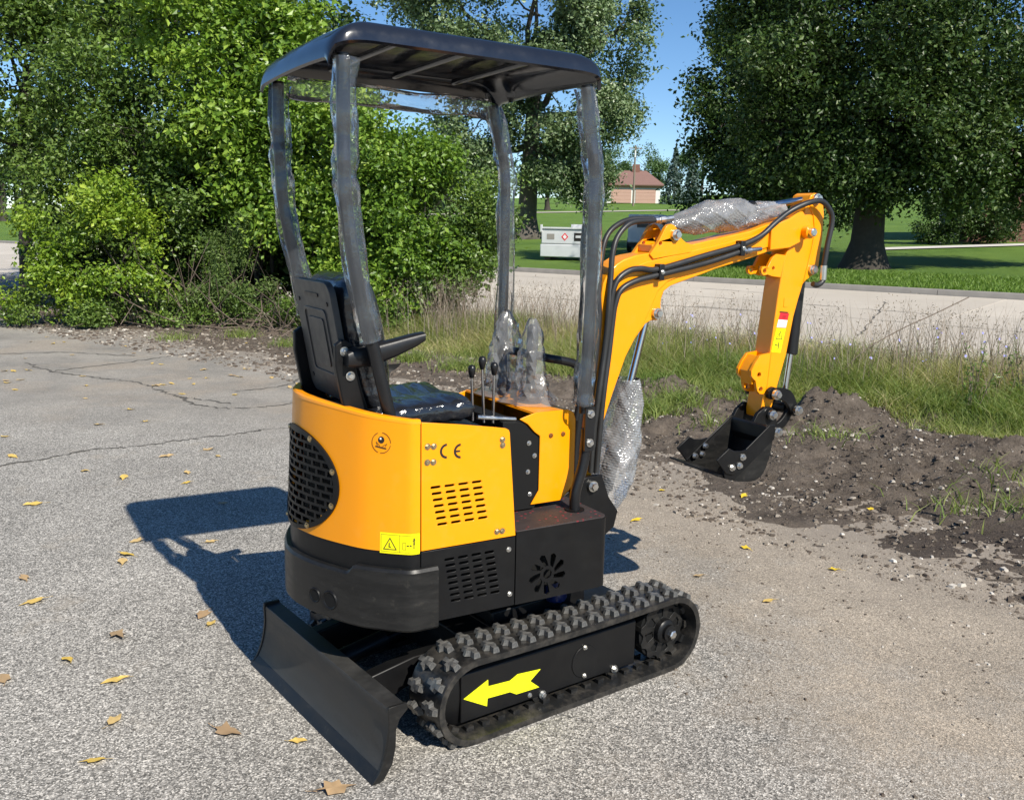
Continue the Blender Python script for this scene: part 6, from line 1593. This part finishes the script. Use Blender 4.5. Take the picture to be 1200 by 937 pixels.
# ------------------------------------------------------------------ things across the road
# white steel tank box
def tank(x, y, rz, lbl):
    z = lz(x, y); root = empty('fuel_tank', (x, y, z), rz); tag(root, lbl, 'tank')
    MB().box(-0.85, 0.85, -0.5, 0.5, 0.08, 0.50).build('lower_body', M_['tankwhite'], root, 30, 0.03)
    MB().box(-0.82, 0.82, -0.48, 0.48, 0.51, 1.00).build('upper_body', M_['tankwhite'], root, 30, 0.03)
    lid = MB().box(-0.86, 0.86, -0.52, 0.52, 1.0, 1.06).build('lid', M_['tankwhite'], root, 30, 0.01)
    MB().box(0.15, 0.6, -0.3, 0.3, 1.06, 1.16).build('hatch', M_['tankwhite'], lid, 30, 0.01)
    for xx in (-0.84, 0.80): MB().box(xx, xx + 0.06, -0.53, -0.47, 0.9, 1.14).build('lifting_lug', M_['tankwhite'], root, 30)
    MB().plate([(0.0, 0.88), (0.12, 0.75), (0.0, 0.62), (-0.12, 0.75)], -0.485, -0.482).build('hazard_diamond', M_['red'], root, None)
    MB().plate([(0.0, 0.83), (0.07, 0.75), (0.0, 0.67), (-0.07, 0.75)], -0.4862, -0.4855).build('diamond_centre', M_['white'], root, None)
    MB().box(0.32, 0.64, -0.486, -0.482, 0.62, 0.88).build('black_placard', M_['ink'], root, None)
    MB().box(0.37, 0.59, -0.488, -0.4865, 0.72, 0.80).build('placard_band', M_['tankwhite'], root, None)
    MB().box(-0.62, -0.36, -0.486, -0.482, 0.66, 0.84).build('grey_print', M_['kerb'], root, None)
    MB().box(-0.70, -0.50, -0.45, 0.45, 0.0, 0.08).build('skid', M_['ink'], root, 30); MB().box(0.50, 0.70, -0.45, 0.45, 0.0, 0.08).build('skid', M_['ink'], root, 30)
tank(1.80, 31.6, -0.35, 'white steel fuel tank box with red diamond sign across the road')
def genset(x, y, rz, lbl):
    z = lz(x, y); root = empty('generator_trailer', (x, y, z), rz); tag(root, lbl, 'generator')
    MB().box(-0.62, 0.62, -0.9, 0.9, 0.36, 1.36).build('housing', M_['tankwhite'], root, 30, 0.04)
    MB().box(-0.30, 0.22, -0.908, -0.902, 0.90, 1.18).build('air_grille', M_['ink'], root, 30)
    for k in range(5): MB().box(-0.29, 0.21, -0.92, -0.908, 0.92 + k * 0.052, 0.935 + k * 0.052).build('louvre', M_['kerb'], root, 30)
    MB().box(-0.55, 0.55, -0.8, 0.8, 0.20, 0.36).build('chassis', M_['ink'], root, 30)
    for sx in (-0.66, 0.66):
        w = MB().lathe([(0.12, -0.09), (0.27, -0.08), (0.29, 0), (0.27, 0.08), (0.12, 0.09)], (sx, 0.1, 0.29), (1, 0, 0), 20).build('wheel', M_['rubber'], root, 40)
    MB().tube([(0, -0.8, 0.3), (0, -1.7, 0.32)], 0.04, 8).build('drawbar', M_['ink'], root, 40)
genset(4.85, 34.6, -0.25, 'white boxed generator trailer on the lawn behind the boom')

# far house with double garage doors
def house(x, y, rz):
    z = lz(x, y) - 0.1; root = empty('house', (x, y, z), rz); root.scale = (1.12, 1.12, 1.12); tag(root, 'distant low house with brown hip roof, brick chimney and garage doors', 'house')
    wl2 = MB().box(-4.3, 4.3, -3.5, 3.5, 0, 3.0).build('wall', M_['trimwhite'], root, 30)
    for (a, b) in ((-3.6, -0.35), (0.35, 3.6)):
        d = MB().box(a, b, -3.56, -3.50, 0.05, 2.3).build('garage_door', M_['doorpink'], root, 30)
        for k in range(1, 4): MB().box(a, b, -3.575, -3.56, 0.05 + 2.25 * k / 4 - 0.02, 0.05 + 2.25 * k / 4 + 0.02).build('panel_rail', M_['brickfar'], d, None)
    MB().box(-4.3, 4.3, -3.54, -3.50, 2.42, 2.98).build('brick_band', M_['brickfar'], root, None)
    hv = [(-4.9, -4.1, 3.0), (4.9, -4.1, 3.0), (4.9, 4.1, 3.0), (-4.9, 4.1, 3.0), (-2.0, 0, 5.4), (2.0, 0, 5.4), (-4.9, -4.1, 2.82), (4.9, -4.1, 2.82), (4.9, 4.1, 2.82), (-4.9, 4.1, 2.82)]
    rf = MB().add(hv, [(0, 1, 5, 4), (1, 2, 5), (2, 3, 4, 5), (3, 0, 4), (6, 9, 8, 7), (0, 6, 7, 1), (1, 7, 8, 2), (2, 8, 9, 3), (3, 9, 6, 0)]).build('roof', M_['roof'], root, 20)
    MB().box(-0.3, 0.9, -0.5, 0.4, 4.2, 6.4).build('chimney', M_['brickred'], rf, 30)
    MB().box(-8.8, -4.3, -2.6, 2.6, 0, 2.5).build('side_wing', M_['trimwhite'], root, 30)
    MB().add([(-9.1, -3, 2.5), (-4.3, -3, 2.5), (-4.3, 3, 2.5), (-9.1, 3, 2.5), (-9.1, 0, 3.8), (-4.3, 0, 3.8)], [(0, 1, 5, 4), (2, 3, 4, 5), (0, 4, 3), (1, 2, 5)]).build('wing_roof', M_['kerb'], root, 20)
house(21.9, 178.0, -0.12)
zp = lz(19.0, 146)
pl = empty('utility_pole', (18.0, 146, zp)); tag(pl, 'wooden utility pole in front of the far house', 'pole')
MB().tube([(0, 0, -0.3), (0, 0, 9.0)], [0.17, 0.12], 8).build('mast', M_['pole'], pl, 50)
MB().box(-0.1, 0.1, -0.3, 0.1, 7.2, 8.2).build('transformer', M_['tankwhite'], pl, 30)
MB().box(-1.0, 1.0, -0.06, 0.06, 8.5, 8.62).build('crossarm', M_['pole'], pl, 30)

# brick house corner at the right edge: every brick of the visible wall its own piece
def brick_house(x, y, rz):
    z = lz(x, y) - 0.1; root = empty('brick_house', (x, y, z), rz); tag(root, 'red brown brick house behind the maple at the right edge', 'house')
    wall = MB().box(-1.99, 9.0, 0.01, 7.0, 0.0, 2.9).build('wall', M_['mortar'], root, 30)
    bme = MB().box(0, 0.39, -0.012, 0.03, 0, 0.17).mesh('brick', M_['brickred'], 30)
    for r in range(15):
        for c in range(14):
            xx = -2.0 + c * 0.405 + (0.2 if r % 2 else 0)
            if 0.55 < xx + 0.2 < 1.75 and 0.9 < r * 0.187 < 2.2: continue
            link('brick', bme, wall, (xx, 0, 0.01 + r * 0.187))
    wd = MB().box(0.55, 1.75, -0.02, 0.008, 0.93, 2.2).build('window', M_['trimwhite'], root, 30, 0.01)
    for xx in (0.62, 1.18): MB().box(xx, xx + 0.5, -0.03, -0.021, 1.0, 2.12).build('pane', M_['glass'], wd, None)
    MB().add([(-2.6, -0.7, 2.9), (9.6, -0.7, 2.9), (9.6, 7.6, 2.9), (-2.6, 7.6, 2.9), (0.5, 3.4, 4.6), (6.5, 3.4, 4.6)], [(0, 1, 5, 4), (1, 2, 5), (2, 3, 4, 5), (3, 0, 4), (0, 3, 2, 1)]).build('roof', M_['roof'], root, 20)
brick_house(20.2, 38.4, -0.3)
# overhead cable
tag(MB().tube([(-13 + 26 * k / 16, 33 - 1.0 * k / 16, 10.2 - 0.9 * math.sin(PI * k / 16) + 1.9 * k / 16) for k in range(17)], 0.022, 6).build('overhead_cable', M_['ink'], None, 60), 'thin dark overhead cable crossing the sky above the canopy', 'cable')

# ------------------------------------------------------------------ fallen leaves on the pavement
def leafmesh(seed, mat):
    rn = np.random.default_rng(seed); n = 12; vs_ = [(0, 0, 0.006)]; fs = []
    for k in range(n):
        a = 2 * PI * k / n; r = (0.042 if k % 2 == 0 else 0.034) * (0.75 + 0.5 * rn.random()) * (1.3 if k in (0, 6) else 0.95)
        vs_.append((r * math.cos(a) * 1.15, r * math.sin(a) * 0.85, 0.003 + 0.012 * rn.random() * (1 if k % 3 else 0.3)))
    fs = [(0, 1 + k, 1 + (k + 1) % n) for k in range(n)]
    vs_ += [(-0.05, 0.002, 0.002), (-0.085, 0.012, 0.003), (-0.085, 0.009, 0.003), (-0.05, -0.002, 0.002)]
    fs.append((n + 1, n + 2, n + 3, n + 4))
    return MB().add(vs_, fs).mesh('fallen_leaf', mat, 60)
LV = [leafmesh(200 + k, M_['fallen']) for k in range(5)]; LY = [leafmesh(220 + k, M_['fallen_yellow']) for k in range(2)]
spots = [(-2.71, 5.11), (-1.53, 3.42), (-1.62, 3.2), (-1.38, 3.05), (-0.89, 2.73), (-1.27, 2.78), (-1.23, 2.55), (-0.65, 2.68), (-0.49, 2.43), (-1.77, 3.04), (-1.89, 4.52), (-1.86, 4.32), (-1.84, 4.22), (-2.19, 3.99), (-1.26, 3.63), (-1.2, 3.54), (-1.52, 4.53), (-2.76, 5.85), (-2.39, 6.28), (-2.17, 6.5), (-2.1, 5.86), (-2.02, 5.62), (-2.45, 5.71), (-3.41, 6.19), (-3.78, 6.78), (-3.9, 8.37), (-4.74, 8.74), (-3.29, 7.26), (-2.98, 7.42), (-3.3, 7.9), (-5.35, 9.86), (-5.44, 9.85), (-6.5, 12.9), (-6.01, 12.38), (-5.72, 10.82), (-4.2, 9.05), (-4.15, 10.61), (-3.53, 9.13), (-3.13, 8.69), (-3.42, 10.24), (-3.42, 10.78), (-2.9, 9.76), (-2.63, 8.7), (-2.55, 9.74), (-2.04, 6.31), (-1.66, 5.2), (-2.01, 3.73)]
rr = random.Random(3)
for i in range(44): spots.append((rr.uniform(-6.5, -1.6), rr.uniform(9.0, 13.0)))
def place_leaf(x, y, me, label, group, sc):
    z = float(soil_top(np.array([x]), np.array([y]))[0])
    o = link('fallen_leaf', me, None, (x, y, z + 0.004), (rr.uniform(-0.15, 0.15), rr.uniform(-0.15, 0.15), rr.uniform(0, 6.28)))
    o.scale = (sc, sc, sc); tag(o, label, 'leaf', group)
special = {4: 'large tan dry leaf lying nearest in front of the blade', 0: 'crumpled tan leaf alone at the left edge of the lot', 1: 'golden dry leaf on the asphalt left of the canopy shadow', 8: 'tan leaf cut by the bottom edge of the photo'}
for i, (x, y) in enumerate(spots):
    if i in special: place_leaf(x, y, LV[i % 5], special[i], 'fallen leaves on the pavement', 0.95)
    else: place_leaf(x, y, LV[i % 5], 'small dry yellow brown leaf fallen on the asphalt left of the machine', 'fallen leaves on the pavement', rr.uniform(0.5, 0.95))
for i, (x, y, l) in enumerate(((0.90, 4.18, 'curled brown leaf right of the front track end'), (1.22, 4.59, 'small yellow leaf on the dusty pavement, midway to the damp soil'), (1.15, 3.89, 'pale crumpled leaf on the sandy pavement right of the track'), (2.14, 5.33, 'bright yellow leaf lying on the dug soil'), (1.44, 5.55, 'bright yellow leaf on the soil just below the bucket'), (0.95, 5.65, 'yellow leaf lying left of the bucket'), (0.71, 5.03, 'yellow leaf near the bucket shadow'), (1.58, 4.30, 'yellow leaf near the gravel patch'), (3.86, 7.52, 'yellow leaf caught in the verge grass at the right'))):
    place_leaf(x, y, (LV[2] if i in (0, 2) else LY[i % 2]), l, 'leaves scattered right of the machine', 0.6)
